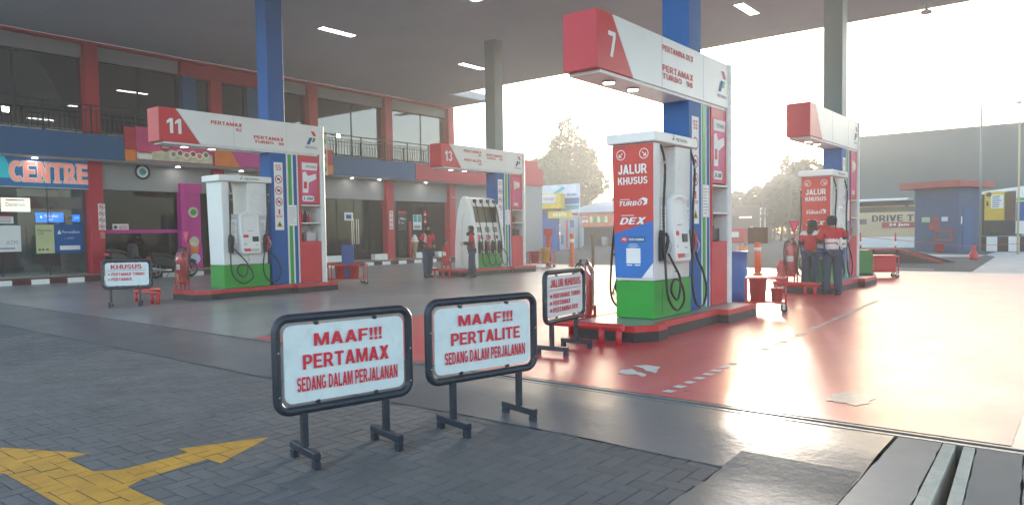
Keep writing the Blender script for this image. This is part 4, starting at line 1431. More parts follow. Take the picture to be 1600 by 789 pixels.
# red hydrant-like pot at the far island
o = MB().lathe([(0, 0), (.14, 0), (.15, .06), (.10, .12), (.13, .22), (.13, .32), (.09, .40), (.11, .50), (.07, .60), (.06, .68), (0, .70)], n=16).build('pump_valve', 'red_old')
o.location = (-5.22, 15.86, .0)
tag(o, 'squat red valve post beside the plastic-wrapped extinguisher by the two attendants', 'valve')


def cart(x, y, rz, label, bins, sc=1.0, L=.62, W=.42, H=.55):
    t = thing('service_cart', label, 'cart', (x, y, 0), rz, sc)
    f = MB()
    r = .016
    for z in (.16, H):
        f.tube([(-L / 2, -W / 2, z), (L / 2, -W / 2, z), (L / 2, W / 2, z), (-L / 2, W / 2, z)], r, 6, closed=True)
    for a in (-1, 1):
        for b in (-1, 1):
            f.tube([(a * L / 2, b * W / 2, .11), (a * L / 2, b * W / 2, H)], r, 6)
    f.build('frame', 'red_old', t)
    MB().box(-L / 2 + .02, -W / 2 + .02, .155, L / 2 - .02, W / 2 - .02, .17).build('tray', 'red_old', t)
    for a in (-1, 1):
        for b in (-1, 1):
            cx, cy = a * (L / 2 - .03), b * (W / 2 - .02)
            w = MB()
            w.cyl((cx, cy - .018, .055), (cx, cy + .018, .055), .055, n=14)
            w = w.build('wheel', 'rubber', t)
            k = MB()
            k.box(cx - .02, cy - .028, .05, cx + .02, cy - .02, .15)
            k.box(cx - .02, cy + .02, .05, cx + .02, cy + .028, .15)
            k.build('fork', 'steel', w)
    for k, (bx, m, hh, rr, nm, lab, cat) in enumerate(bins):
        c, s_ = math.cos(rz), math.sin(rz)
        b = MB()
        if cat == 'box':
            b.box(-rr, -rr * .8, 0, rr, rr * .8, hh)
            b.box(-rr - .012, -rr * .8 - .012, hh - .03, rr + .012, rr * .8 + .012, hh + .012)
        else:
            b.lathe([(0, 0), (rr * .82, 0), (rr, hh - .03), (rr * 1.06, hh - .03), (rr * 1.06, hh), (rr * .95, hh), (rr * .80, .05), (0, .05)], n=18)
        o = b.build(nm, m, bevel=.008 if cat == 'box' else 0)
        o.location = (x + bx * c * sc, y + bx * s_ * sc, .172 * sc)
        o.rotation_euler = (0, 0, rz)
        o.scale = (sc, sc, sc)
        tag(o, lab, cat)
    return t


cart(-4.20, 11.98, R(18), 'red wheeled cart with a bucket at the back end of the pump 7 island', [(-.13, 'red_old', .40, .15, 'bucket', 'dull red bucket in the cart behind pump 7', 'bucket'), (.17, 'red_old', .22, .10, 'bucket', 'small red pail beside the bucket in the cart behind pump 7', 'bucket')])
cart(-16.05, 12.75, R(62), 'red wheeled cart with bins behind the pump 11 cabinet', [(-.20, 'red_old', .36, .15, 'bucket', 'red bucket at the kerb end of the cart behind pump 11', 'bucket'), (.17, 'red_old', .36, .15, 'bucket', 'red bucket at the far end of the cart behind pump 11', 'bucket')], 1.02, .95, .52)
o = MB().box(-.15, -.12, 0, .15, .12, .92).build('waste_bin', 'blue_bin', bevel=.015)
o.location = (-16.12, 12.82, .18)
o.rotation_euler = (0, 0, R(62))
tag(o, 'tall blue box bin standing in the cart behind pump 11', 'bin')
cart(-17.0, 23.0, R(55), 'red wheeled cart loaded with a yellow bag beyond pump 13', [(-.2, 'red_old', .40, .18, 'bucket', 'red bucket in the cart beyond pump 13', 'bucket'), (.2, 'yellow', .52, .16, 'bucket', 'yellow tub in the cart beyond pump 13', 'bucket')], 1.1, .95, .5)
cart(-4.42, 21.75, R(25), 'red box cart on black castors beyond the pump with two attendants', [(0, 'red', .40, .25, 'crate', 'plain red crate filling the cart beyond the two attendants', 'box')], 1.05)
o = MB()
o.prism([(-.28, 0), (.28, 0), (.30, .48), (.24, .62), (-.24, .62), (-.30, .48)], 'y', -.22, .22)
o = o.build('waste_bin', 'green_bin', bevel=.02)
o.location = (-4.78, 20.7, .16)
o.rotation_euler = (0, 0, R(20))
tag(o, 'green plastic bin beside the red crate cart', 'bin')
pl = MB().box(-.3, -.25, .0, .3, .25, .16).build('pallet', 'black')
pl.location = (-4.78, 20.7, 0)
pl.rotation_euler = (0, 0, R(20))
tag(pl, 'black plinth under the green bin', 'plinth')

b = MB()
b.lathe([(0, 0), (.25, 0), (.26, .3), (.25, .31), (.265, .6), (.25, .62), (.25, .93), (.265, .95), (.24, .95), (.23, .90), (0, .90)], n=22)
o = b.build('barrel', 'blue_bin')
o.location = (-5.28, 13.3, 0)
tag(o, 'blue plastic barrel behind the cabinet of pump 7', 'barrel')


def post(x, y, h, where, head=None, r=.07):
    t = thing('marker_post', 'orange plastic marker post ' + where, 'bollard post', (x, y, 0))
    MB().lathe([(0, 0), (.17, 0), (.17, .03), (.08, .07), (r, .09), (r, h - .02), (r * .8, h), (0, h)], n=16).build('post', 'orange_post', t)
    MB().lathe([(r + .002, h * .72), (r + .002, h * .84)], n=16).build('reflective_band', 'letter_white', t)
    if head:
        MB().box(-.30, -.02, h - .04, .30, .02, h + .44).build('head_sign', head, t, bevel=.01)
    return t


post(-7.75, 21.4, .98, 'carrying a dull brown board, behind the blue barrel', 'brown', .105)
post(-16.35, 24.3, 1.30, 'between the fuel pumps in front of the orange workshop', None, .085)
b = MB().box(-.22, -.03, 1.22, .22, .03, 1.52)
b.box(-.09, -.09, 0, .09, .09, 1.22)
o = b.build('signal_post', 'red_old', bevel=.01)
o.location = (-17.6, 24.4, 0)
tag(o, 'red post with a square head beyond the yellow tub cart', 'post')
# slim brown post and black tripod stand seen left of the nearest dispenser
b = MB().cyl((0, 0, 0), (0, 0, 1.25), .05, .075, 10)
o = b.build('timber_post', 'brown')
o.location = (-15.3, 24.2, 0)
tag(o, 'slim brown post standing near the tripod stand', 'post')
t = thing('tripod_stand', 'black tripod stand beside the dispenser of pump 7', 'stand', (-8.15, 14.0, 0))
MB().cyl((0, 0, .45), (0, 0, 2.15), .03, .022, 10).build('pole', 'plastic', t)
for k in range(3):
    a = 2.1 * k + .5
    MB().cyl((0, 0, .55), (.32 * math.cos(a), .32 * math.sin(a), 0), .018, n=8).build('leg', 'plastic', t)
MB().lathe([(0, 0), (.05, 0), (.06, .12), (.04, .2), (0, .2)], (0, 0, .75), 10).build('clamp', 'red_old', t)

# ------------------------------------------------------------------ scooters by the kerb
def scooter(x, y, rz, label, z=0):
    t = thing('scooter', label, 'scooter', (x, y, z), rz)
    for wx in (-.62, .62):
        w = MB()
        pr_ = [(.20, -.045), (.265, -.05), (.29, 0), (.265, .05), (.20, .045)]
        n = 20
        base = len(w.v)
        for r, yy in pr_:
            for q in range(n):
                a = 2 * math.pi * q / n
                w.v.append(Vector((wx + r * math.cos(a), yy, .29 + r * math.sin(a))))
        for i in range(len(pr_) - 1):
            for q in range(n):
                w.f.append([i * n + q, i * n + (q + 1) % n, (i + 1) * n + (q + 1) % n, (i + 1) * n + q])
                w.m.append(0)
                w.sm.append(True)
        wo = w.build('wheel', 'rubber', t)
        rm = MB()
        for k in range(5):
            a = 2 * math.pi * k / 5
            rm.tube([(wx, 0, .29), (wx + .21 * math.cos(a), 0, .29 + .21 * math.sin(a))], .016, 5)
        rm.tube([(wx + .2 * math.cos(2 * math.pi * k / 16), 0, .29 + .2 * math.sin(2 * math.pi * k / 16)) for k in range(16)], .018, 6, closed=True)
        rm.build('rim', 'steel', wo)
    b = MB()
    b.prism([(-.80, .62), (-.55, .42), (-.10, .38), (.05, .28), (.30, .28), (.36, .50), (.42, .86), (.36, .90), (.24, .52), (.05, .45), (-.02, .62), (-.3, .72), (-.72, .78)], 'y', -.13, .13)
    b.build('body', 'plastic', t, bevel=.03, segs=2)
    b = MB()
    b.prism([(-.78, .78), (-.3, .73), (.02, .68), (.04, .76), (-.3, .83), (-.75, .88)], 'y', -.12, .12)
    b.build('seat', 'leather', t, bevel=.03, segs=2)
    b = MB()
    b.prism([(.36, .55), (.50, .52), (.60, .66), (.52, .98), (.40, 1.04), (.36, .9)], 'y', -.15, .15)
    b.build('front_fairing', 'plastic', t, bevel=.04, segs=2)
    MB().box(.555, -.10, .80, .575, .10, .86).build('headlight', 'chrome', t, bevel=.008)
    b = MB()
    for s_ in (-1, 1):
        b.tube([(.62, s_ * .09, .29), (.50, s_ * .09, .66)], .022, 7)
    b.prism([(.34, .60), (.50, .66), (.72, .62), (.86, .5), (.74, .56), (.55, .58)], 'y', -.08, .08)
    b.build('fork', 'plastic', t)
    b = MB()
    b.tube([(.36, -.36, 1.04), (.42, -.14, 1.02), (.42, .14, 1.02), (.36, .36, 1.04)], .018, 7)
    hb = b.build('handlebar', 'plastic', t)
    for s_ in (-1, 1):
        m = MB()
        m.tube([(.40, s_ * .24, 1.03), (.36, s_ * .30, 1.22)], .007, 5)
        m.lathe([(0, -.04), (.055, -.03), (.06, 0), (.055, .03), (0, .04)], (.36, s_ * .30, 1.25), 10, sx=.4)
        m.build('mirror', 'plastic', hb)
    MB().box(-.86, -.09, .66, -.80, .09, .74).build('tail_light', 'red', t, bevel=.01)
    b = MB()
    b.tube([(-.15, -.16, .27), (-.45, -.17, .28), (-.80, -.18, .36)], .045, 8)
    b.build('exhaust', 'steel', t)
    MB().box(-.30, -.10, .2, .12, .10, .42).build('engine', 'dark_steel', t)
    MB().tube([(-.05, .1, .25), (-.12, .25, .0)], .014, 6).build('kickstand', 'steel', t)
    return t


scooter(-24.55, 12.05, R(92), 'black scooter parked at the kerb by the pink-framed shop, front wheel beside the pink frame', 0)
scooter(-25.6, 10.9, R(120), 'black scooter on the pavement partly behind the KHUSUS board', .15)

# ------------------------------------------------------------------ people
def skin_mesh(name, joints, bones, mats, parent, sub=2, paint=None):
    """one continuous surface grown on connected joints: {key: ((x,y,z), rx, ry)}"""
    keys = list(joints)
    me = bpy.data.meshes.new(name)
    me.from_pydata([joints[k][0] for k in keys], [(keys.index(a), keys.index(b)) for a, b in bones], [])
    o = bpy.data.objects.new(name, me)
    C.objects.link(o)
    sk = o.modifiers.new('skin', 'SKIN')
    sk.branch_smoothing = 0.6
    if not me.skin_vertices:
        bm = bmesh.new()
        bm.from_mesh(me)
        bm.verts.layers.skin.verify()
        bm.to_mesh(me)
        bm.free()
    for i, k in enumerate(keys):
        sv = me.skin_vertices[0].data[i]
        sv.radius = (joints[k][1], joints[k][2])
        sv.use_root = (i == 0)
    ss = o.modifiers.new('subsurf', 'SUBSURF')
    ss.levels = ss.render_levels = sub
    dg = bpy.context.evaluated_depsgraph_get()
    m2 = bpy.data.meshes.new_from_object(o.evaluated_get(dg))
    bpy.data.objects.remove(o)
    m2.name = name
    m2.materials.clear()
    for m in mats:
        m2.materials.append(M[m])
    for p in m2.polygons:
        p.use_smooth = True
        p.material_index = paint(p.center) if paint else 0
    r = bpy.data.objects.new(name, m2)
    C.objects.link(r)
    r.parent = parent
    return r


def person(x, y, face, h, label, arms, lean=0.0, head_turn=0.0, hij=True, white=None, step=(0.0, 0.0), head_drop=0.0):
    """face: heading in degrees; local +y is forward, +x the person's right... arms: (right, left) as (elbow, wrist) offsets from the shoulder"""
    t = thing('person', label, 'person', (x, y, 0), R(face - 90), h / 1.66)
    ly = lambda z, f=0: lean * max(0, z - .92) + f
    J, B = {}, []

    def j(k, p, r, r2=None):
        J[k] = (p, r, r2 or r)
    P = lambda x_, z_, f=0.0: (x_, ly(z_, f), z_)
    j('pelvis', P(0, .93), .115, .095)
    j('waist', P(0, 1.08), .105, .082)
    j('chest', P(0, 1.25), .125, .092)
    j('neckb', P(0, 1.39), .062, .055)
    hy = ly(1.45)
    j('neck', (0, hy + .01, 1.44 - head_drop * .3), .045, .047)
    j('skull', (0, hy + .025, 1.54 - head_drop), .082, .092)
    j('crown', (0, hy + .02, 1.61 - head_drop), .062, .07)
    B += [('pelvis', 'waist'), ('waist', 'chest'), ('chest', 'neckb'), ('neckb', 'neck'), ('neck', 'skull'), ('skull', 'crown')]
    for s_, nm, st in ((1, 'r', step[0]), (-1, 'l', step[1])):
        j('hip' + nm, P(.09 * s_, .86), .088, .092)
        j('knee' + nm, (.105 * s_, st * .5 + .015, .48), .058, .062)
        j('ank' + nm, (.11 * s_, st - .01, .09), .036, .040)
        j('toe' + nm, (.125 * s_, st + .13, .035), .034, .026)
        B += [('pelvis', 'hip' + nm), ('hip' + nm, 'knee' + nm), ('knee' + nm, 'ank' + nm), ('ank' + nm, 'toe' + nm)]
        sh = Vector(P(.188 * s_, 1.355))
        e = sh + Vector(arms[0 if s_ > 0 else 1][0])
        w = sh + Vector(arms[0 if s_ > 0 else 1][1])
        j('sh' + nm, tuple(sh), .055, .055)
        j('el' + nm, tuple(e), .040, .040)
        j('wr' + nm, tuple(w), .026, .028)
        hd = (w - e).normalized()
        pm = w + hd * .055
        j('palm' + nm, tuple(pm), .030, .018)
        B += [('chest', 'sh' + nm), ('sh' + nm, 'el' + nm), ('el' + nm, 'wr' + nm), ('wr' + nm, 'palm' + nm)]
        J['_hand' + nm] = (tuple(pm), hd, s_)
    JJ = {k: v for k, v in J.items() if not k.startswith('_')}
    body = skin_mesh('body', JJ, B, ['skin'], t, 2)
    # fingers and thumb, slightly curled
    for nm in 'rl':
        pm, hd, s_ = J['_hand' + nm]
        pm, hd = Vector(pm), Vector(hd)
        side = hd.cross(Vector((0, 0, 1)))
        side = side.normalized() if side.length > .1 else Vector((1, 0, 0))
        dn = hd.cross(side).normalized()
        if dn.z > 0:
            dn = -dn
        f = MB()
        for q, (off, ln) in enumerate(((-.024, .062), (-.008, .072), (.008, .068), (.023, .052))):
            a = pm + hd * .02 + side * off
            f.tube([a, a + hd * ln * .5 + dn * .006, a + hd * ln * .85 + dn * .026, a + hd * ln * .9 + dn * .045], [.0095, .009, .008, .006], 6)
        a = pm - hd * .02 + side * .022 * -s_
        f.tube([a, a + side * -.025 * s_ + hd * .025 + dn * .01, a + side * -.022 * s_ + hd * .05 + dn * .025], [.011, .010, .007], 6)
        f.build('hand_fingers', 'skin', body)
    # head: nose, eyes, mouth
    hc = Vector(J['skull'][0])
    HR = Matrix.Translation(hc) @ Matrix.Rotation(R(head_turn), 4, 'Z')
    b = MB(HR)
    b.tube([(0, .088, .02), (0, .108, -.012), (0, .09, -.02)], [.008, .014, .008], 6)
    b.build('nose', 'skin', body)
    b = MB(HR)
    for s_ in (-1, 1):
        b.box(s_ * .032 - .012, .082, .022, s_ * .032 + .012, .092, .030)
    b.box(-.02, .086, -.052, .02, .095, -.046)
    b.build('face_features', 'hair', body)
    # head covering
    b = MB(HR)
    n = 20
    if hij:
        rows = [(.118, -.20, .0), (.125, -.15, .0), (.110, -.10, .01), (.100, -.04, .0), (.106, .03, -.005), (.098, .08, -.01), (.06, .118, -.012), (.0, .128, -.012)]
    else:
        rows = [(.088, -.085, -.02), (.098, -.03, -.012), (.104, .03, -.008), (.094, .085, -.01), (.055, .112, -.01), (.0, .12, -.01)]
    for i, (r, z, oy) in enumerate(rows):
        for q in range(n):
            a = 2 * math.pi * q / n
            fx, fy = r * math.cos(a), r * 1.08 * math.sin(a) + oy
            if math.sin(a) > .45 and -.09 < z < .07:
                fy = min(fy, .035)
                fx *= 1.03
            b.v.append(HR @ Vector((fx, fy, z)))
    for i in range(len(rows) - 1):
        for q in range(n):
            b.f.append([i * n + q, i * n + (q + 1) % n, (i + 1) * n + (q + 1) % n, (i + 1) * n + q])
            b.m.append(0)
            b.sm.append(True)
    hv = b.build('head_scarf' if hij else 'cap', 'hijab' if hij else 'hair', body)
    if not hij:
        MB(HR).prism([(-.075, .05), (.075, .05), (.06, .16), (0, .175), (-.06, .16)], 'z', .035, .047).build('cap_peak', 'hair', hv)
    # shirt
    JS = {}
    for k, dr in (('pelvis', .052), ('waist', .046), ('chest', .040), ('neckb', .016)):
        p, a, b_ = J[k]
        JS[k] = (p if k != 'pelvis' else (p[0], p[1], p[2] - .045), a + dr, b_ + dr)
    for nm in 'rl':
        for k, dr in (('sh', .032), ('el', .036)):
            p, a, b_ = J[k + nm]
            if k == 'el':
                p = tuple(Vector(J['sh' + nm][0]).lerp(Vector(p), .88))
            JS[k + nm] = (p, a + dr, b_ + dr)
    BS = [('pelvis', 'waist'), ('waist', 'chest'), ('chest', 'neckb')] + [q for nm in 'rl' for q in (('chest', 'sh' + nm), ('sh' + nm, 'el' + nm))]
    skin_mesh('shirt', JS, BS, ['shirt', 'shirt_white'], body, 3 if white else 2, white)
    # dark under sleeves
    for nm in 'rl':
        a, c = Vector(J['el' + nm][0]), Vector(J['wr' + nm][0])
        s0 = Vector(J['sh' + nm][0]).lerp(a, .8)
        MB().tube([s0, a, a.lerp(c, .5), c], [.048, .046, .041, .033], 10).build('under_sleeve', 'sleeve', body)
    # trousers
    JT = {'pelvis': ((0, J['pelvis'][0][1], .95), .138, .122)}
    BT = []
    for nm in 'rl':
        p, a, b_ = J['hip' + nm]
        JT['hip' + nm] = (p, a + .024, b_ + .024)
        p, a, b_ = J['knee' + nm]
        JT['knee' + nm] = (p, a + .034, b_ + .034)
        p, a, b_ = J['ank' + nm]
        JT['ank' + nm] = ((p[0], p[1], .06), a + .045, b_ + .045)
        BT += [('pelvis', 'hip' + nm), ('hip' + nm, 'knee' + nm), ('knee' + nm, 'ank' + nm)]
    skin_mesh('trousers', JT, BT, ['denim'], body, 2)
    for nm in 'rl':
        p = Vector(J['ank' + nm][0])
        q = Vector(J['toe' + nm][0])
        b = MB()
        b.tube([(p.x, p.y - .055, .045), (p.x, p.y - .01, .05), (q.x, q.y - .05, .042), (q.x, q.y + .02, .032)], [.038, .047, .044, .028], 10)
        b.build('shoe', 'shoe', body)
    return t


band = lambda c: 1 if (.955 < c.z < 1.06 or 1.09 < c.z < 1.175) and abs(c.x) < .155 else 0
stripe = lambda c: 1 if (.11 < c.x < .17 and c.y > -.02 and 1.0 < c.z < 1.40) else 0
person(-16.22, 16.02, -5, 1.66, 'attendant in red shirt and dark head scarf hands joined beside the arched dispenser', (((.06, -.02, -.24), (-.06, .16, -.33)), ((-.06, -.02, -.24), (.06, .16, -.33))), .02, -20, True, stripe, (.05, -.05))
person(-15.05, 16.80, 222, 1.60, 'attendant in red shirt with a waist bag facing left before the arched dispenser', (((.03, .02, -.25), (-.02, .25, -.24)), ((-.05, -.04, -.25), (.02, .22, -.28))), .03, 0, True, None, (.06, -.06))
person(-4.10, 15.55, 122, 1.62, 'attendant in red and white banded shirt with back turned at the pump', (((.10, .12, -.16), (.12, .34, -.06)), ((-.08, .02, -.24), (.04, .26, -.26))), .10, 10, False, lambda c: band(c) if c.y < .06 else 0, (-.03, .06))
person(-4.66, 15.98, 80, 1.56, 'attendant in red shirt white shoulders, leaning close beside the colleague at the pump', (((.06, .04, -.24), (.0, .27, -.24)), ((-.08, .02, -.24), (.02, .24, -.26))), .12, -10, True, lambda c: 1 if c.z > 1.30 and abs(c.x) > .06 else 0, (.0, -.05), .02)
# waist bag of the second attendant
b = MB()
b.prism(rrect(-.11, -.09, .11, .09, .05, 4), 'y', -.045, .045)
o = b.build('waist_bag', 'leather', bevel=.015)
o.location = (-15.02, 16.70, .93)
o.rotation_euler = (0, 0, R(60))
tag(o, 'dark waist bag on the hip of the attendant facing left', 'bag')

# ------------------------------------------------------------------ the shop building along the left
XW = -26.35          # glass line
XF = -26.0           # column fronts
walk = struct(MB().box(-31, 4, -.1, -25.52, 33, .198), 'pavement', 'pale_concrete')
tl = MB().box(-25.52, 4, .150, -25.36, 33, .20)
tl.build('edge_strip', 'wood', walk)
km = [MB().box(-.07, -.248, -.1, .08, .248, .148).mesh('kerb_block', m) for m in ('letter_white', 'red_dark')]
y, k = 4.25, 0
while y < 31.8:
    o = bpy.data.objects.new('kerb_block', km[k % 2])
    C.objects.link(o)
    o.parent = walk
    o.location = (-25.28, y, 0)
    y += .5
    k += 1
MB().box(-25.36, 4, -.1, -25.352, 33, .19).build('kerb_face', 'red_dark', walk)

bld = thing('shop_building', 'two-storey grey shop building with red columns and blue balcony band facing the pumps', 'building', (-26.3, 17, 0))
T = Matrix.Translation((26.3, -17, 0))


def part(name, m, *boxes, parent=bld, bevel=0):
    o = None
    for q in boxes:
        o = MB(T).box(*q).build(name, m, parent, bevel=bevel)
    return o


COLY = (5.9, 10.27, 14.66, 19.05, 23.31, 27.58)
for y in COLY:
    part('column', 'red_wall', (-26.45, y - .22, .2, XF, y + .22, 7.895), bevel=.01)
part('upper_wall', 'grey_wall', (-26.5, 4, 7.35, -26.2, 27.8, 7.895))
part('top_beam', 'red_wall', (-26.195, 4, 7.80, -25.99, 27.8, 7.897))
part('ground_lintel', 'grey_wall', (-26.5, 4, 3.03, -26.2, 10.05, 3.94), (-26.5, 10.49, 3.03, -26.2, 14.44, 3.94), (-26.5, 14.88, 3.03, -26.2, 18.83, 3.94), (-26.5, 19.27, 3.0, -26.2, 23.09, 3.94), (-26.5, 23.53, 3.0, -26.2, 27.36, 3.94), (-26.5, 27.8, .2, -26.2, 33, 3.94))
part('balcony_slab', 'grey_wall', (-26.9, 4, 3.95, -25.42, 31, 4.72))
part('balcony_soffit', 'light_grey', (-26.2, 4, 3.93, -25.45, 31, 3.949))
part('band', 'blue_wall', (-25.419, 4, 3.97, -25.36, 10.95, 4.76))
part('band', 'red_wall', (-25.419, 10.955, 4.35, -25.33, 11.30, 5.1))
part('band', 'orange', (-25.419, 10.955, 3.98, -25.33, 11.30, 4.345))
part('band', 'orange', (-25.419, 19.2, 3.97, -25.33, 19.48, 4.35))
part('band', 'red_wall', (-25.419, 19.2, 4.355, -25.33, 19.48, 5.0))
part('band', 'blue_wall', (-25.419, 19.485, 3.97, -25.36, 24.35, 4.76))
part('band', 'red_wall', (-25.419, 24.355, 3.97, -25.34, 31, 4.74))
part('band', 'grey_wall', (-25.419, 11.305, 3.97, -25.38, 19.19, 4.72))
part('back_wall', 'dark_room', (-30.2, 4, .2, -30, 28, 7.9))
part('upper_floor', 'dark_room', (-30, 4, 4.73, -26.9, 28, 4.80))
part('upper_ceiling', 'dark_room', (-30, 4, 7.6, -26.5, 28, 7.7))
part('end_wall', 'grey_wall', (-30, 27.62, .2, -26.46, 27.8, 7.9))
part('wing_wall', 'grey_wall', (-30, 27.81, 4.73, -26.9, 36, 5.0), (-30, 31, .2, -26.4, 36, 4.73))
part('wing_parapet', 'red_wall', (-26.9, 27.81, 5.0, -26.7, 36, 5.75), (-26.4, 31.01, 4.2, -26.3, 36, 5.2))
# upper windows: glass, blinds, knee wall
for ya, yb in ((4, 5.68), (6.12, 8.1), (8.14, 10.05), (10.49, 11.85), (11.89, 13.3), (16.5, 18.83), (19.27, 21.28), (21.34, 23.09), (23.53, 25.64), (25.70, 27.36)):
    b = MB(T)
    b.box(XW, ya, 5.0, XW + .02, yb, 7.345)
    b.build('window_pane', 'glass_up', bld)
part('mullion', 'dark_steel', *[(XW - .02, y - .02, 5.0, XW + .045, y + .02, 7.348) for y in (8.12, 11.87, 21.31, 25.67, 6.1, 13.35, 16.45)])
part('window_head', 'dark_steel', (XW - .02, 4, 7.30, XW + .04, 13.3, 7.348), (XW - .02, 16.5, 7.30, XW + .04, 27.3, 7.347))
for ya, yb, zb in ((6.12, 8.08, 5.95), (8.16, 10.03, 5.95), (10.5, 11.83, 5.95), (11.9, 13.28, 5.9), (16.5, 18.8, 5.6), (4.1, 5.6, 6.0)):
    part('blind', 'blind', (XW - .10, ya, zb, XW - .08, yb, 7.29))
part('knee_wall', 'light_grey', *[(XW - .12, a + .01, 4.81, XW - .03, a + .43, 5.42 + .03 * math.sin(a * 5)) for a in [6.2 + .46 * k for k in range(16)]])
part('knee_wall', 'grey_wall', (XW - .1, 16.5, 4.81, XW - .03, 27.3, 5.0))
# the blue and red portal on the upper floor
part('portal_jamb', 'blue_wall', (-26.3, 13.36, 4.74, -26.0, 13.86, 7.25), (-26.3, 15.95, 4.74, -26.0, 16.42, 7.25))
part('portal_lintel', 'red_wall', (-26.3, 13.30, 7.26, -25.96, 16.46, 7.76))
part('portal_door', 'dark_room', (-26.34, 13.87, 4.74, -26.25, 15.94, 7.25))
for y in (13.87, 14.9):
    part('portal_glass', 'glass_up', (-26.22, y, 4.76, -26.20, y + 1.02, 7.2))
# ground floor shop fronts
for ya, yb, g in ((4, 5.68, 'glass_clear'), (6.12, 7.6, 'glass_clear'), (7.62, 8.9, 'glass_clear'), (8.92, 10.05, 'glass_clear'), (10.5, 13.15, 'glass_dark'), (14.0, 14.4, 'glass_dark'), (14.9, 18.8, 'glass_dark'), (19.3, 20.38, 'glass_dark'), (20.4, 21.36, 'glass_dark'), (21.38, 22.24, 'glass_dark'), (22.26, 23.06, 'glass_dark'), (23.98, 24.66, 'glass_dark'), (24.68, 25.9, 'glass_dark'), (25.92, 27.3, 'glass_dark')):
    part('shop_pane', g, (XW, ya, .24, XW + .018, yb, 3.02))
part('shop_mullion', 'dark_steel', *[(XW - .005, y - .012, .22, XW + .025, y + .012, 3.02) for y in (20.39, 21.37, 22.25, 24.67, 25.91, 7.61, 8.91)])
part('door_handle', 'chrome', *[(XW + .03, y - .018, .95, XW + .065, y + .018, 2.1) for y in (21.18, 21.29, 21.45, 21.56)])
for ya, yb in ((19.5, 20.55), (22.3, 23.08), (24.95, 26.1), (26.5, 27.3)):
    part('plinth', 'letter_white', (XW + .02, ya, .2, XW + .32, yb, .47), bevel=.01)
part('rail', 'magenta', (XW + .02, 10.5, 1.55, XW + .06, 13.15, 1.67), (XW + .02, 14.9, 1.55, XW + .06, 18.8, 1.67))
part('booth_frame', 'magenta', (XW - .05, 13.16, .21, XW + .30, 13.36, 3.35), (XW - .05, 13.37, 3.0, XW + .30, 13.98, 3.35), (XW - .05, 13.37, .21, XW + .22, 13.97, 1.0))
pn = part('printed_pillar', 'magenta', (XW - .05, 13.365, 1.001, XW + .24, 13.93, 2.999))
b = MB(frame((XW + .245 + 26.3, 13.40 - 17, .3), (0, 1, 0), (0, 0, 1)))
b.prism(ngon(12, .25, 2.0, .2), 'z', 0, .004, 0)
b.prism(ngon(7, .25, 2.0, .12), 'z', .004, .007, 1)
b.prism([(.08, .85), (.42, .85), (.36, .35), (.14, .35)], 'z', 0, .004, 2)
b.prism(ngon(10, .25, .92, .19), 'z', .001, .006, 0)
b.prism(ngon(9, .27, .28, .2), 'z', .002, .007, 3)
b.build('food_print', ['cream', 'green', 'orange', 'sky_print'], pn)
# rooms behind the glass
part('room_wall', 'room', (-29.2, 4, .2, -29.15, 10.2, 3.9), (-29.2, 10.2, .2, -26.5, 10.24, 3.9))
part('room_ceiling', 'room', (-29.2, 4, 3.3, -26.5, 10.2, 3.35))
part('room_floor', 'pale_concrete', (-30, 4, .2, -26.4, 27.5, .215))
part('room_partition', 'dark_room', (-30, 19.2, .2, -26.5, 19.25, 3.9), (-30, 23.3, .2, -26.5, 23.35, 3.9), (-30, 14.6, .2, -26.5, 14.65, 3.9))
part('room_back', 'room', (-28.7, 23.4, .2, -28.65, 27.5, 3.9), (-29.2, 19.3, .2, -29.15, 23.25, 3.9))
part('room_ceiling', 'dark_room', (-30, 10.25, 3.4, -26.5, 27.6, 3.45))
for y in (11.3, 12.4, 16.6, 20.6, 22.2, 24.8, 26.4):
    b = MB(T)
    b.box(-28.2, y - .3, 3.36, -27.9, y + .3, 3.395)
    b.build('room_light', 'tube_in', bld)
for y in (6.6, 9.0):
    b = MB(T)
    b.box(-28.2, y - .5, 3.26, -27.9, y + .5, 3.295)
    b.build('room_light', 'tube_in', bld)
# goods shelves in the far shop
part('shop_shelf', 'light_grey', *[(-28.2, 25.95, z, -27.2, 27.3, z + .04) for z in (.7, 1.1, 1.5, 1.9, 2.3)], (-28.22, 25.9, .22, -27.2, 25.94, 2.6))
for k in range(34):
    z = (.74, 1.14, 1.54, 1.94, 2.34)[k % 5]
    y = 26.05 + .17 * (k // 5) + rnd.uniform(0, .03)
    h = rnd.uniform(.14, .30)
    o = part('packet', rnd.choice(['red', 'pink', 'letter_white', 'teal', 'yellow', 'red']), (-27.5, y, z + .001, -27.22, y + .14, z + h))
part('table', 'wood', (-27.4, 11.2, 1.0, -26.7, 12.9, 1.06), (-27.3, 11.4, .22, -27.2, 11.5, 1.0), (-27.3, 12.6, .22, -27.2, 12.7, 1.0))
# downlights under the balcony
for y in (8.45, 13.0, 15.5, 17.5, 20.9, 22.5, 25.5):
    b = MB(T)
    b.lathe([(.11, 0), (.11, .02), (.09, .02), (.085, .008)], (-25.85, y, 3.905), 18, caps=False)
    l = b.build('downlight', 'chrome', bld)
    b = MB(T)
    b.disc((-25.85, y, 3.912), (1, 0, 0), (0, 1, 0), .085)
    b.build('bulb', 'lamp', l)

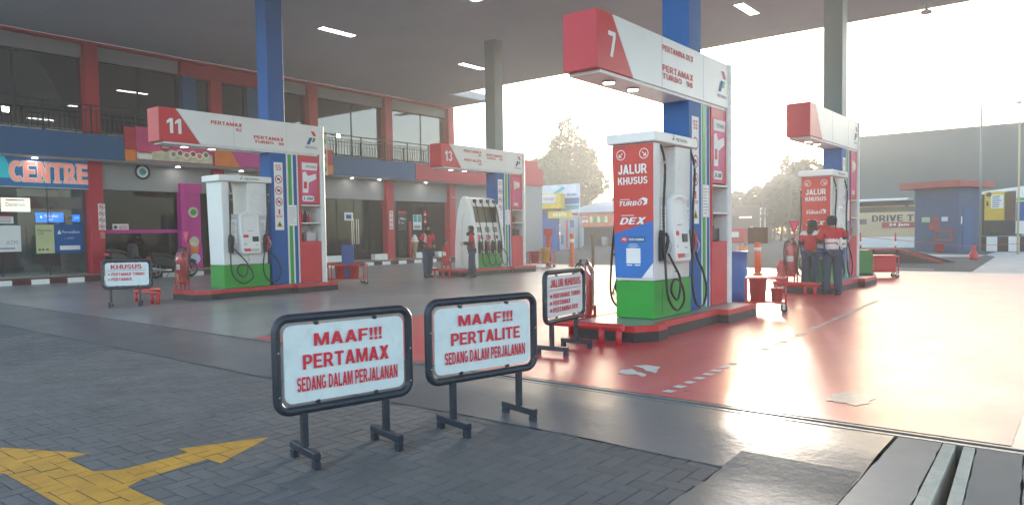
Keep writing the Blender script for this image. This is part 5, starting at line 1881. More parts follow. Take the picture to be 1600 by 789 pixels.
# balcony railing
rl = thing('balcony_railing', 'dark steel balcony railing with thin upright bars above the blue band', 'railing', (-25.45, 17, 4.72))
for ya, yb in ((-13, 13.6),):
    MB().box(-.025, ya, .96, .025, yb, 1.0).build('top_rail', 'dark_steel', rl)
    MB().box(-.015, ya, .80, .015, yb, .825).build('mid_rail', 'dark_steel', rl)
    MB().box(-.015, ya, .10, .015, yb, .125).build('bottom_rail', 'dark_steel', rl)
pm_ = MB().box(-.022, -.022, 0, .022, .022, .96).mesh('railing_post', 'dark_steel')
bm_ = MB().box(-.009, -.009, .125, .009, .009, .80).mesh('baluster', 'dark_steel')
y, k = -12.6, 0
while y < 13.55:
    o = bpy.data.objects.new('railing_post' if k % 9 == 0 else 'baluster', pm_ if k % 9 == 0 else bm_)
    C.objects.link(o)
    o.parent = rl
    o.location = (0, y, 0)
    y += .155
    k += 1


def plate(name, label, cat, y0, z0, w, h, m, x=-26.2, th=.03, group=None):
    """a thing hung on the facade, facing +x"""
    t = thing(name, label, cat, (x, y0, z0), 0, group=group)
    MB(frame((0, 0, 0), (0, 1, 0), (0, 0, 1))).box(0, 0, 0, w, h, th).build('board', m, t, bevel=.004)
    return t, frame((th, 0, 0), (0, 1, 0), (0, 0, 1))


# the long sign over the cash machines
t, F = plate('shop_sign', 'long teal sign with pink letters CENTRE above the cash machines', 'sign', 5.4, 3.03, 4.72, .93, 'sign_teal', -26.19, .12)
b = MB(F)
b.prism([(0, .25), (2.6, .25), (2.3, .9), (0, .9)], 'z', 0, .003)
b.build('sign_gradient', 'glow_teal', t)
b = MB(F)
b.box(-.03, -.03, -.06, 4.75, 0, .012)
b.box(-.03, .93, -.06, 4.75, .96, .012)
b.box(4.72, 0, -.06, 4.75, .93, .012)
b.build('trim', 'light_grey', t)
wx = {'C': 0, 'E': 1}
x0 = 2.42
SER = {'C': (), 'E': ((-.03, 0, .14), (-.03, .575, .14)), 'N': ((-.03, 0, .16), (-.03, .575, .14), (.20, .575, .165)), 'T': ((.07, 0, .195),), 'R': ((-.03, 0, .17), (.20, 0, .165), (-.03, .575, .12))}
for k, ch in enumerate('CENTRE'):
    w = .325
    wh = MB(F)
    q = 0
    for dx in (-.026, 0, .026):
        for dy in (-.026, 0, .026):
            text(ch, F, x0 + dx, .16 + dy, w, .62, None, mb=wh, z=.004 + .0008 * q)
            for sx_, sy_, sw in SER[ch]:
                wh.quad((x0 + sx_ + dx, .16 + sy_ + dy, .0045 + .0008 * q), (x0 + sx_ + sw + dx, .16 + sy_ + dy, .0045 + .0008 * q), (x0 + sx_ + sw + dx, .205 + sy_ + dy, .0045 + .0008 * q), (x0 + sx_ + dx, .205 + sy_ + dy, .0045 + .0008 * q))
            q += 1
    wh.build('letter_outline', 'letter_white', t)
    rd = MB(F)
    text(ch, F, x0, .16, w, .62, None, mb=rd, z=.014)
    for sx_, sy_, sw in SER[ch]:
        rd.quad((x0 + sx_, .16 + sy_, .0155), (x0 + sx_ + sw, .16 + sy_, .0155), (x0 + sx_ + sw, .205 + sy_, .0155), (x0 + sx_, .205 + sy_, .0155))
    rd.build('letter', 'glow_salmon', t)
    x0 += w + .058
# lit boxes and notices at the cash machines
t, F = plate('lit_sign', 'lit white bank sign box reading Danamon hanging inside the glass', 'lit sign', 7.72, 2.27, .86, .44, 'sign_white', -26.9, .08)
text('Danamon', F, .18, .17, .52, .12, 'grey_wall', t, .01)
MB(F).box(.18, .35, .001, .7, .38, .004).build('print', 'orange', t)
t, F = plate('lit_sign', 'wide lit blue bank sign box hanging inside the glass beside the white one', 'lit sign', 8.72, 1.93, .80, .32, 'sign_blue', -26.85, .08)
text('PermataBank', F, .24, .17, .40, .08, 'sign_white', t, .01)
text('ATM', F, .34, .05, .14, .06, 'sign_white', t, .01)
MB(F).prism([(.14, .24), (.18, .14), (.10, .14)], 'z', .001, .004).build('print', 'sign_white', t)
t, F = plate('lit_sign', 'small square lit blue sign behind the glass by the red column', 'lit sign', 9.80, 1.95, .22, .24, 'sign_blue', -26.85, .08)
text('ATM', F, .04, .1, .14, .06, 'sign_white', t, .01)
t, F = plate('cash_machine', 'white bank notice panel with ATM lettering on the glass', 'notice', 7.0, 1.0, 1.12, .82, 'white', -26.31, .01)
text('ATM', F, .72, .22, .30, .13, 'grey_wall', t, .01)
text('i', F, .45, .40, .04, .25, 'grey_wall', t, .01)
MB(F).box(.40, .08, 0, .95, .13, .003).build('print', 'grey_wall', t)
t, F = plate('notice', 'white notice with red top edge above the white bank panel', 'notice', 7.2, 1.88, .74, .25, 'letter_white', -26.31, .006)
b = MB(F)
b.box(0, .21, 0, .74, .25, .003, 0)
for k in range(4):
    b.box(.05, .03 + k * .043, 0, .68, .05 + k * .043, .003, 1)
b.build('print', ['letter_red', 'grey_wall'], t)
M['pale_yellow'] = mat('pale yellow print', (0.55, 0.58, 0.30), 0.5, var=0.1)
t, F = plate('poster', 'pale yellow bank poster on the glass beside the blue one', 'poster', 8.53, .92, .53, .92, 'pale_yellow', -26.31, .006)
text('Danamon', F, .05, .70, .40, .09, 'letter_dark', t, .005)
text('ATM', F, .05, .60, .18, .06, 'letter_dark', t, .005)
for k, x in enumerate((.06, .16, .28)):
    MB(F).box(x, .10, 0, x + .07, .15, .003).build('print', 'letter_dark', t)
t, F = plate('poster', 'blue bank poster with a white strip on the glass by the red column', 'poster', 9.08, .92, .84, .92, 'blue', -26.31, .006)
text('PermataBank', F, .22, .64, .52, .09, 'letter_white', t, .005)
text('ATM', F, .36, .45, .16, .06, 'letter_white', t, .01)
b = MB(F)
b.prism([(.13, .76), (.19, .62), (.07, .62)], 'z', 0, .003)
b.box(.13, .10, 0, .74, .24, .003)
for x in (.30, .56):
    b.tube([(x + .02 * math.cos(q), .48 + .05 * math.sin(q), .002) for q in (0, 1.57, 3.14, 4.71)], .002, 4)
b.build('print', 'letter_white', t)
t, F = plate('notice', 'small red and white card inside the glass between the two lit blue signs', 'notice', 9.52, 1.80, .2, .32, 'letter_white', -26.6, .006)
MB(F).box(0, .22, 0, .2, .32, .003).build('print', 'letter_red', t)
for yy, zz, lab in ((10.30, 1.66, 'by the cash machines'), (23.74, 1.62, 'beside the shop with shelves')):
    t = thing('warning_notice', 'white strip of red prohibition signs on the red column ' + lab, 'notice', (-25.996, yy if yy < 12 else 23.2, zz))
    warning_strip(frame((0, 0, 0), (0, 1, 0), (0, 0, 1)), .22, .88, t, 'strip', 4)
t, F = plate('notice', 'faint small white notice on the red column under the warning strip', 'notice', 10.32, 1.36, .18, .26, 'red', -25.996, .004)
b = MB(F)
for k in range(5):
    b.box(.02, .03 + k * .045, 0, .16, .045 + k * .045, .002)
b.build('print', 'cream', t)
t, F = plate('notice', 'white and red notice on the dark glass above the pink rail', 'notice', 10.86, 1.66, .54, .21, 'letter_white', -26.31, .006)
text('DILARANG', F, .22, .11, .28, .05, 'letter_red', t, .02)
text('MEROKOK', F, .22, .04, .28, .05, 'letter_red', t, .02)
MB(F).prism(ngon(10, .1, .1, .06), 'z', 0, .003).build('print', 'letter_dark', t)
# clock
t = thing('wall_clock', 'round wall clock with black rim above the dark glass', 'clock', (-26.19, 11.88, 3.70))
b = MB(frame((0, 0, 0), (0, 1, 0), (0, 0, 1)))
b.T = frame((0, 0, 0), (0, 1, 0), (0, 0, 1))
b.tube([(.235 * math.cos(2 * math.pi * k / 24), .235 * math.sin(2 * math.pi * k / 24), .03) for k in range(24)], .035, 8, closed=True)
b.build('rim', 'plastic', t)
b = MB(frame((0, 0, 0), (0, 1, 0), (0, 0, 1)))
b.prism(ngon(24, 0, 0, .22), 'z', 0, .03)
b.prism(ngon(20, 0, 0, .12), 'z', .03, .032, 1)
b.build('face', ['letter_white', 'teal'], t)
b = MB(frame((0, 0, 0), (0, 1, 0), (0, 0, 1)))
b.box(-.008, 0, .033, .008, .13, .036)
b.box(0, -.008, .033, .16, .008, .036)
b.build('hand', 'letter_dark', t)
# food banners on the balcony
t, F = plate('banner', 'long pink food banner on the balcony front behind sign 11', 'banner', 11.32, 4.03, 2.75, 1.12, 'pink', -25.35, .04)
b = MB(F)
b.prism([(0, .02), (2.7, .02), (2.7, .34), (1.2, .42), (.5, .30), (0, .26)], 'z', 0, .003, 0)
b.prism(ngon(14, .98, .50, .17), 'z', .003, .006, 1)
b.prism(rrect(.05, .06, .52, .20, .02), 'z', .003, .006, 2)
b.box(.05, .24, .003, .50, .29, .006, 1)
b.build('print', ['cream', 'maroon', 'letter_white'], t)
text('MULAI', F, .88, .55, .2, .05, 'letter_white', t, .02, z=.008)
text('18000', F, .86, .46, .24, .06, 'letter_white', t, .02, z=.008)
for k in range(6):
    x = 1.25 + k * .24
    b = MB(F)
    b.prism(ngon(12, x, .26 + .06 * (k % 2), .13), 'z', .004, .008, 0)
    b.prism(ngon(9, x + .01, .27 + .06 * (k % 2), .085), 'z', .008, .012, 1)
    b.build('dish_print', ['letter_white', rnd.choice(['orange', 'green', 'maroon', 'wood'])], t)
t, F = plate('banner', 'magenta banner with a white emblem on the balcony front behind the blue column', 'banner', 14.12, 4.0, 4.7, 1.12, 'magenta', -25.35, .04)
b = MB(F)
b.prism([(0, 0), (1.0, 0), (.6, .7), (0, 1.1)], 'z', 0, .003, 1)
b.prism(ngon(14, 2.55, .95, .33), 'z', .003, .006, 0)
b.prism(ngon(5, 2.55, .95, .16), 'z', .006, .009, 2)
b.build('print', ['cream', 'orange', 'maroon'], t)
t, F = plate('banner', 'narrow vertical food banner beside the white edge post of pump 11', 'banner', 18.82, 3.9, .36, 1.75, 'cream', -25.33, .03)
b = MB(F)
for k, z in enumerate((.25, .62, 1.0, 1.4)):
    b.prism(ngon(9, .18, z, .13), 'z', 0, .004, k % 3)
b.build('print', ['green', 'orange', 'maroon'], t)
# flood lamps on the railing
for y, z, lab in ((7.55, 5.25, 'above the cash machines'), (19.75, 5.62, 'by the magenta banner end')):
    t = thing('flood_lamp', 'small lit flood lamp on the balcony railing ' + lab, 'lamp', (-25.38, y, z))
    MB().box(-.02, -.10, -.09, .10, .10, .09).build('housing', 'plastic', t, bevel=.01)
    MB().quad((.102, -.085, -.075), (.102, .085, -.075), (.102, .085, .075), (.102, -.085, .075)).build('lens', 'lamp', t)
    MB().tube([(0, 0, 0), (-.06, -.25, .05)], .012, 6).build('bracket', 'dark_steel', t)
# things at the glass doors of the two right-hand shops
t, F = plate('notice', 'white and blue square notice on the glass double door', 'notice', 20.78, 2.04, .50, .36, 'letter_white', -26.31, .006)
MB(F).box(.1, .07, 0, .40, .26, .003).build('print', 'blue', t)
t, F = plate('notice', 'black board with white dots and red top inside the shop beside the red column', 'notice', 24.02, 1.55, .58, .95, 'dark_room', -26.31, .006)
b = MB(F)
b.box(0, .85, 0, .58, .95, .003, 0)
for k in range(10):
    b.prism(ngon(6, .06 + .09 * (k % 6) + rnd.uniform(-.02, .02), .35 + rnd.uniform(0, .42), .028), 'z', 0, .003, 1)
b.box(.22, .55, 0, .38, .63, .003, 1)
b.build('print', ['letter_red', 'letter_white'], t)
t, F = plate('notice', 'white and teal sheets on the shop glass', 'notice', 25.02, 1.6, .58, .74, 'letter_white', -26.31, .006)
b = MB(F)
b.box(.03, .38, 0, .26, .72, .003, 0)
b.box(.31, .38, 0, .55, .72, .003, 0)
b.box(.06, .06, 0, .5, .22, .003, 1)
b.build('print', ['teal', 'grey_wall'], t)
t = thing('pennant_string', 'three red drop-shaped pennants hanging in the shop glass', 'pennant', (-26.3, 25.85, 1.5))
for k in range(3):
    b = MB(frame((0, 0, .04 + k * .36), (0, 1, 0), (0, 0, 1)))
    b.prism([(0, .34), (.07, .2), (.10, .1), (.07, .02), (0, 0), (-.07, .02), (-.10, .1), (-.07, .2)], 'z', 0, .006)
    b.prism(ngon(8, 0, .1, .05), 'z', .006, .009, 1)
    b.build('pennant', ['letter_red', 'letter_white'], t)
b = MB()
b.lathe([(0, 0), (.05, 0), (.10, .35), (.17, .75), (.18, .78), (0, .78)], n=14)
b.lathe([(.19, .78), (.20, .84), (.14, .92), (.15, .98), (.09, 1.06), (.09, 1.1), (0, 1.16)], n=14, mi=1)
o = b.build('cone_display', ['wood', 'letter_white'])
o.location = (-26.15, 24.95, .21)
tag(o, 'giant ice cream cone display standing at the shop glass', 'display')
b = MB().box(-.05, -.06, .2, .05, .06, 2.0)
o = b.build('red_pillar', 'red_old')
o.location = (-26.25, 24.74, 0)
tag(o, 'narrow red stand in front of the shop glass beside the cone', 'stand')
t = thing('security_camera', 'small white security camera on the last red column', 'camera', (-25.95, 27.5, 3.25))
MB().box(0, -.05, -.04, .2, .05, .04).build('body', 'letter_white', t, bevel=.01)
MB().cyl((.2, 0, 0), (.22, 0, 0), .03, n=10).build('lens', 'plastic', t)
t = thing('security_camera', 'dome camera on a short stalk inside the cash machine glass', 'camera', (-26.7, 9.12, 2.4))
MB().cyl((0, 0, -.3), (0, 0, 0), .015, n=8).build('stalk', 'plastic', t)
MB().lathe([(0, -.05), (.05, -.04), (.06, 0), (.05, .05), (0, .06)], n=12).build('dome', 'plastic', t)

# ------------------------------------------------------------------ beyond the forecourt
def leaf_cloud(lobes, n, size, r):
    """small bent leaf sprays spread through lobes: (x,y,z,rx,ry,rz)"""
    b = MB()
    wt = [l[3] * l[4] * l[5] for l in lobes]
    for l, w in zip(lobes, wt):
        k = int(n * w / sum(wt))
        for _ in range(k):
            while True:
                p = Vector((r.uniform(-1, 1), r.uniform(-1, 1), r.uniform(-1, 1)))
                if .25 < p.length < 1:
                    break
            if r.random() < .6:
                p = p.normalized() * r.uniform(.72, 1.0)
            c = Vector((l[0] + p.x * l[3], l[1] + p.y * l[4], l[2] + p.z * l[5]))
            if noise.noise(c * (.9 / max(.6, size * 3))) < -.18:
                continue
            d = Vector((r.gauss(0, 1), r.gauss(0, 1), r.gauss(-.2, .7))).normalized()
            e = d.cross(Vector((r.gauss(0, 1), r.gauss(0, 1), r.gauss(0, 1)))).normalized()
            s = size * r.uniform(.55, 1.35)
            nrm = d.cross(e)
            b.add([c - d * s, c + e * s * .45 + nrm * s * .12, c + d * s, c - e * s * .45 + nrm * s * .12], [(0, 1, 2, 3)])
    return b


def tree(name, x, y, trunk_h, lobes, n, size, label, m='leaf', seed=1, group=None):
    r = random.Random(seed)
    t = thing(name, label, 'tree', (x, y, -.02), group=group)
    b = MB()
    top = max(l[2] for l in lobes)
    pts = [(0, 0, 0), (.1, .05, trunk_h * .5), (.0, .1, trunk_h), (.15, .0, (trunk_h + top) / 2), (.1, .1, top)]
    r0 = .02 * top + .07
    b.tube(bez(pts, 4), [r0 * (1 - .055 * k) for k in range(17)], 8)
    for l in lobes:
        a = Vector((0, 0, trunk_h * r.uniform(.75, 1.1)))
        c = Vector(l[:3])
        mid = a.lerp(c, .5) + Vector((r.uniform(-.3, .3), r.uniform(-.3, .3), -.25))
        b.tube(bez([a, mid, c], 4), [r0 * .5 * (1 - .1 * k) for k in range(9)], 6)
    b.build('trunk', 'bark', t)
    leaf_cloud(lobes, n, size, r).build('crown', m, t)
    return t


tree('broadleaf_tree', -51.7, 75, 3.5, [(-.2, 0, 6.8, 5.2, 4.2, 3.0), (.4, .4, 9.6, 4.2, 3.6, 2.6), (.8, 0, 12.2, 2.5, 2.2, 1.7), (-3.6, 0, 9.6, 2.3, 2.0, 1.3), (-5.2, 0, 8.6, 1.3, 1.2, .8), (4.2, .3, 7.4, 2.2, 2.0, 1.8), (.9, 0, 14.6, 1.7, 1.4, .9), (3.2, 0, 10.8, 1.6, 1.5, 1.1), (-2.0, 0, 4.4, 3.2, 2.6, 1.6)], 26000, .27, 'tall leafy tree behind the orange and blue workshops', 'leaf', 11)
tree('broadleaf_tree', -44.3, 79, 2.2, [(0, 0, 4.6, 2.6, 2.4, 2.2), (1.2, 0, 6.4, 1.4, 1.3, 1.2)], 5200, .27, 'smaller thin tree beside the tall leafy tree', 'leaf', 12)
hz = [(-35.5, 88, 5.8, 2.6), (-33.0, 92, 6.3, 2.8), (-30.6, 90, 6.4, 2.6), (-28.4, 86, 6.9, 2.5), (-26.6, 88, 8.0, 2.5), (-24.8, 84, 8.4, 2.7), (-22.6, 90, 8.9, 3.0), (-38.5, 93, 5.6, 3.0), (-20, 92, 8.0, 3.0)]
where = ('beside the hut roof, low one', 'over one end of the hut roof', 'over the middle of the hut roof', 'behind the price totem', 'between the price totem and the dispenser', 'partly behind the dispenser of the two attendants', 'between the dispenser and the grey hall end', 'mostly hidden by the cabinet of pump 7', 'behind the end of the grey hall')
for k, (x, y, h, w) in enumerate(hz):
    h, w = h * 1.22, w * 1.15
    r = random.Random(40 + k)
    lob = [(0, 0, h * .55, w * .8, w * .7, h * .36)] + [(r.uniform(-w, w) * .55, r.uniform(-1, 1), h * r.uniform(.5, .86), w * r.uniform(.3, .5), w * .4, h * r.uniform(.12, .2)) for _ in range(5)]
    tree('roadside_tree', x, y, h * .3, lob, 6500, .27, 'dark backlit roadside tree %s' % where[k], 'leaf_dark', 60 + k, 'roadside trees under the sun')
# palms among them
for k, (x, y, h) in enumerate(((-29.2, 82, 7.6), (-25.9, 81, 8.6), (-34.4, 84, 6.6))):
    r = random.Random(90 + k)
    t = thing('palm_tree', 'palm with drooping fronds %s' % ('above the price totem', 'close beside the unnumbered pump', 'over the hut')[k], 'palm tree', (x, y, 0), group='palms under the sun')
    MB().tube([(0, 0, 0), (.1, 0, h * .4), (.25, 0, h * .78)], [.2, .16, .13], 9).build('trunk', 'bark', t)
    for q in range(14):
        a = 2 * math.pi * q / 14 + r.uniform(-.2, .2)
        el = r.uniform(.1, 1.2)
        L = r.uniform(1.9, 2.5)
        b = MB()
        pts = []
        for i in range(8):
            u = i / 7
            rad = L * u * math.cos(el * (1 - u * .6))
            zz = L * (u * math.sin(el) - .75 * u * u)
            pts.append(Vector((.25 + rad * math.cos(a), rad * math.sin(a), h * .78 + zz)))
        sd = Vector((-math.sin(a), math.cos(a), 0))
        for i in range(7):
            for s_ in (-1, 1):
                for sub in (0, .5):
                    c = pts[i].lerp(pts[i + 1], sub)
                    e = c + sd * s_ * .42 * (1 - abs(i / 7 - .4)) + Vector((0, 0, -.22)) + (pts[i + 1] - pts[i]) * .7
                    b.add([c, c + (pts[i + 1] - pts[i]) * .3, e], [(0, 1, 2)])
        b.build('frond', 'palm', t)

b = leaf_cloud([(x, 96 + .5 * math.sin(x), 1.3 + .25 * math.sin(x * 1.7), 1.5, .7, 1.5) for x in range(-56, -12, 2)], 11000, .28, random.Random(8))
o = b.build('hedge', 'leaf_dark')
o['label'] = 'long dark hedge closing the road under the roadside trees'
o['category'] = 'hedge'
# far belt closing the horizon
fb = leaf_cloud([(x, 125 + 6 * math.sin(x), 2.6 + 1.2 * math.sin(x * .7), 6, 4, 3.0 + math.sin(x * 1.3)) for x in range(-150, 70, 7)], 15000, .6, random.Random(5))
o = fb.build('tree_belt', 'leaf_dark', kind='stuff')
o['label'] = 'low far belt of trees along the horizon'
o['category'] = 'tree belt'


def bldbox(name, label, cat, x, y, rz=0):
    return thing(name, label, cat, (x, y, 0), rz)


# yellow and blue shop at the left
t = bldbox('roadside_shop', 'blue roadside shop with yellow fascia and a round-cornered sign', 'shop', -33, 45)
MB().box(-4, 0, -.02, 1.35, .35, 3.15).build('wall', 'blue', t)
MB().box(-4.2, -.35, 3.16, 1.95, .25, 4.30).build('fascia', 'yellow', t, bevel=.02)
MB().box(-4.1, -.30, 2.95, 1.7, 0, 3.12).build('soffit', 'brown', t)
F = frame((.10, -.36, 3.35), (1, 0, 0), (0, 0, 1))
b = MB(F)
b.prism(rrect(0.1, .25, 1.45, .85, .25), 'z', 0, .05, 0)
b.prism(rrect(0.18, .32, 1.38, .78, .2), 'z', .05, .06, 1)
b.prism([(-.35, 1.15), (-.1, 1.35), (.15, 1.15), (.05, .6), (.12, .0), (-.05, -.1), (-.15, .4), (-.3, -.12), (-.42, -.05), (-.25, .6)], 'z', 0, .05, 0)
b.prism([(-.22, 1.05), (-.1, 1.2), (.03, 1.05), (-.06, .5), (-.2, .5)], 'z', .05, .06, 1)
b.build('fascia_sign', ['letter_white', 'sky_print'], t)
text('Xpress', F, .3, .42, .95, .26, 'orange', t, .04, z=.07)
t, F = plate('billboard', 'pale printed billboard rising behind the yellow fascia', 'billboard', 0, 0, 3.5, 2.0, 'sky_print')
t.location = (-33.4, 45.6, 3.0)
t.rotation_euler = (0, 0, R(-90))
t, F = None, None
bb = bpy.data.objects['billboard']
Fb = frame((.032, 0, 0), (0, 1, 0), (0, 0, 1))
b = MB(Fb)
b.box(2.1, .5, 0, 3.4, .95, .004, 0)
b.box(2.1, .1, 0, 3.4, .42, .004, 1)
b.prism([(.9, 1.0), (2.2, 1.7), (1.9, 1.85), (.7, 1.2)], 'z', 0, .004, 1)
b.build('print', ['blue', 'teal'], bb)
text('PROMO', Fb, 2.3, 1.1, .9, .2, 'blue', bb, .03)
for xx in (.15, 3.3):
    MB().cyl((-.05, xx, -3.02), (-.05, xx, 2.0), .06, n=8).build('post', 'steel', bb)
t, F = plate('banner', 'yellow hanging banner below the billboard', 'banner', 0, 0, 2.2, .52, 'yellow', th=.02)
t.location = (-32.1, 44.5, 2.42)
t.rotation_euler = (0, 0, R(-90))
text('RESTO', F, .5, .14, 1.2, .24, 'letter_white', t, .04)
t = bldbox('corrugated_wall', 'pale corrugated sheet wall with a red stripe beside the blue shop', 'wall', -31.60, 45.38, R(111.7))
b = MB()
for k in range(42):
    b.box(k * .20, 0, 0, k * .20 + .10, .05, 2.75)
    b.box(k * .20 + .10, .02, 0, k * .20 + .20, .05, 2.75)
b.build('sheet', 'sky_grey', t)
MB().box(2.0, -.02, .2, 2.7, -.002, 2.35).build('stripe', 'red', t)
MB().box(3.6, -.03, 1.75, 4.9, -.002, 2.35).build('blue_sign', 'blue', t)
MB().box(.25, -.04, .45, .85, -.002, 1.15).build('blue_sign', 'blue', t)

# orange workshop
t = bldbox('workshop', 'low workshop with grey hipped roof and orange fascia reading Enduro', 'workshop', -40.4, 60)
b = MB()
b.add([(-.9, -.6, 3.25), (9.5, -.6, 3.25), (9.5, 8, 3.25), (-.9, 8, 3.25), (1.2, 2.6, 4.35), (8.5, 2.6, 4.6), (8.5, 5, 4.6), (1.2, 5, 4.35)], [(0, 1, 5, 4), (1, 2, 6, 5), (2, 3, 7, 6), (3, 0, 4, 7), (4, 5, 6, 7), (0, 3, 2, 1)])
b.build('roof', 'roof_metal', t)
MB().box(0, -.2, 1.85, 9, -.05, 3.22).build('fascia', 'orange_dull', t)
b = MB()
b.box(0, 0, -.02, .15, 7, 3.2)
b.box(0, 6.9, -.02, 9, 7, 3.2)
b.box(8.9, 0, -.02, 9, 7, 3.2)
b.box(.15, 0, -.02, 1.4, .1, 3.2)
b.build('wall', 'sky_grey', t)
F = frame((0, -.202, 1.85), (1, 0, 0), (0, 0, 1))
text('Enduro', F, .35, .42, 1.75, .38, 'letter_white', t, .05, z=.01)
text('Pertamina', F, 1.25, .95, .75, .12, 'letter_white', t, .02, z=.01)
for k in range(5):
    b = MB(F)
    x = 2.3 + k * .42
    b.prism([(x, .42), (x + .3, .42), (x + .3, .85), (x + .18, 1.08), (x, .95)], 'z', 0, .02, k % 2)
    b.build('bottle_print', ['cream', 'green'], t)
b = MB()
b.lathe([(0, 0), (.3, 0), (.3, .85), (0, .85)], (2.9, 1.5, 0), 14)
o = b.build('drum', 'light_grey')
o.location = (-40.4, 60, 0)
tag(o, 'pale drum standing in the dark opening of the orange workshop', 'drum')

# hut, price totem, red boxes under the trees
t = bldbox('roadside_hut', 'brown open-fronted hut under the trees with a lit strip', 'hut', -33.9, 85)
MB().box(0, 0, -.02, 3.8, 3, 3.0).build('wall', 'brown', t)
b = MB()
b.add([(-.5, -.8, 3.0), (4.3, -.8, 3.0), (4.3, 3.4, 3.0), (-.5, 3.4, 3.0), (-.1, 1.2, 4.3), (3.9, 1.2, 4.3)], [(0, 1, 5, 4), (1, 2, 5), (2, 3, 4, 5), (3, 0, 4), (0, 3, 2, 1)])
b.build('roof', 'brown', t)
MB().box(.9, -.05, 2.75, 2.4, -.01, 2.95).build('lit_strip', 'sign_white', t)
MB().box(2.2, -.05, 1.2, 2.6, -.01, 1.7).build('notice', 'letter_white', t)
t = thing('price_totem', 'slim white price totem board seen under the trees', 'sign', (-29.9, 84.2, 0))
MB().box(-.30, -.1, 1.5, .30, .1, 3.9).build('board', 'letter_white', t)
MB().box(-.28, -.105, 2.75, .28, -.101, 3.1).build('print', 'letter_red', t)
b = MB()
for z in (2.1, 1.65, 3.4):
    b.box(-.2, -.106, z, .2, -.102, z + .28)
b.build('print', 'letter_dark', t)
MB().box(-.08, -.08, -.02, .08, .08, 1.5).build('post', 'steel', t)
t = thing('parts_bin', 'red box bin with white print beyond the blue barrel', 'bin', (-15.7, 40, 0))
MB().box(-.55, -.3, .62, .5, .3, 1.45).build('body', 'red_old', t, bevel=.03)
MB().box(-.3, -.31, .95, .25, -.301, 1.25).build('print', 'letter_white', t)
for sx in (-.4, .35):
    MB().box(sx - .04, -.04, -.02, sx + .04, .04, .62).build('leg', 'steel', t)
o = MB().lathe([(0, -.02), (.22, -.02), (.28, .5), (0, .5)], n=14).build('flower_pot', 'orange')
o.location = (-14.6, 38.0, 0)
tag(o, 'orange tub on the far kerb below the red box bin', 'tub')

# grey hall, drive-through banner, kiosk, yard at the right
t = bldbox('warehouse', 'large plain grey hall with low dark openings behind the kiosk', 'hall', -15.5, 64)
b = MB()
b.box(0, 0, -.02, 40, 18, 8.75)
b.build('wall', 'hall', t)
MB().box(.0, -.05, 8.55, 40, -.002, 8.8).build('parapet', 'hall', t)
MB().box(-.1, -2.2, 3.45, 4.6, -.01, 3.62).build('awning', 'letter_white', t)
for xa, xb in ((.5, 3.9), (4.4, 8.0)):
    w = MB().box(xa, -.04, 1.0, xb, -.003, 3.0).build('window', 'screen', t)
    MB().box(xa - .1, -.08, 3.0, xb + .1, -.003, 3.12).build('lintel', 'tan', w)
t = bldbox('drive_through_banner', 'long tan wall banner reading DRIVE TH and 24 Jam', 'banner', -14.2, 57)
MB().box(0, 0, 1.28, 5.2, .15, 2.46).build('board', 'tan', t)
MB().box(.1, .02, -.02, 5.1, .2, 1.275).build('wall', 'tan', t)
F = frame((0, -.002, 0), (1, 0, 0), (0, 0, 1))
text('DRIVE THRU', F, 1.85, 1.80, 4.1, .46, 'letter_dark', t, .05, z=.01)
MB(F).box(2.5, 1.34, 0, 5.19, 1.74, .01).build('print', 'maroon', t)
text('24 Jam', F, 2.95, 1.42, 1.30, .25, 'letter_white', t, .04, z=.015)
MB(F).box(.75, 1.62, 0, 1.5, 2.0, .01).build('print', 'hall', t)
o = MB().box(0, 0, -.02, 6.0, .25, .72).build('garden_wall', 'letter_white', bevel=.02)
o.location = (-13.2, 54.5, 0)
tag(o, 'low white wall below the tan drive through banner', 'wall')

t = bldbox('kiosk', 'blue booth with red flat roof and notices stuck on it', 'kiosk', -7.75, 45.85, R(-21))
MB().box(0, 0, -.02, 2.36, 2.2, 3.45).build('wall', 'blue_kiosk', t, bevel=.02)
MB().box(-.55, -.55, 3.46, 2.75, 2.9, 3.82).build('roof', 'red_dull', t, bevel=.02)
MB().box(2.361, .45, .05, 2.40, 1.35, 2.3).build('door', 'blue_wall', t)
F = frame((0, -.002, 0), (1, 0, 0), (0, 0, 1))
for x, z, w, h, m, nm in ((.42, 1.62, .45, .28, 'green_pale', 'notice'), (.98, 1.66, .34, .27, 'red_dull', 'notice'), (.82, 1.20, .55, .42, 'red_dull', 'notice'), (1.5, 1.66, .33, .24, 'sky_print', 'notice')):
    MB(F).box(x, z, 0, x + w, z + h, .012).build(nm, m, t)
b = MB(F)
for q in ((1.15, .60, 2.1, .70), (1.15, 1.10, 2.1, 1.20), (1.15, .70, 1.25, 1.10), (2.0, .70, 2.1, 1.10)):
    b.box(q[0], q[1], 0, q[2], q[3], .05)
b.build('hatch_frame', 'red_dull', t)
MB(frame((2.402, 0, 0), (0, 1, 0), (0, 0, 1))).box(.2, 1.5, 0, .3, 1.9, .02).build('handle', 'letter_white', t)
o = MB().lathe([(0, 0), (.20, 0), (.24, .42), (.28, .43), (.28, .47), (.20, .47), (0, .44)], n=14).build('paint_pail', 'red_old')
o.location = (-6.3, 44.3, 0)
tag(o, 'small red and white pail at the foot of the blue booth', 'pail')

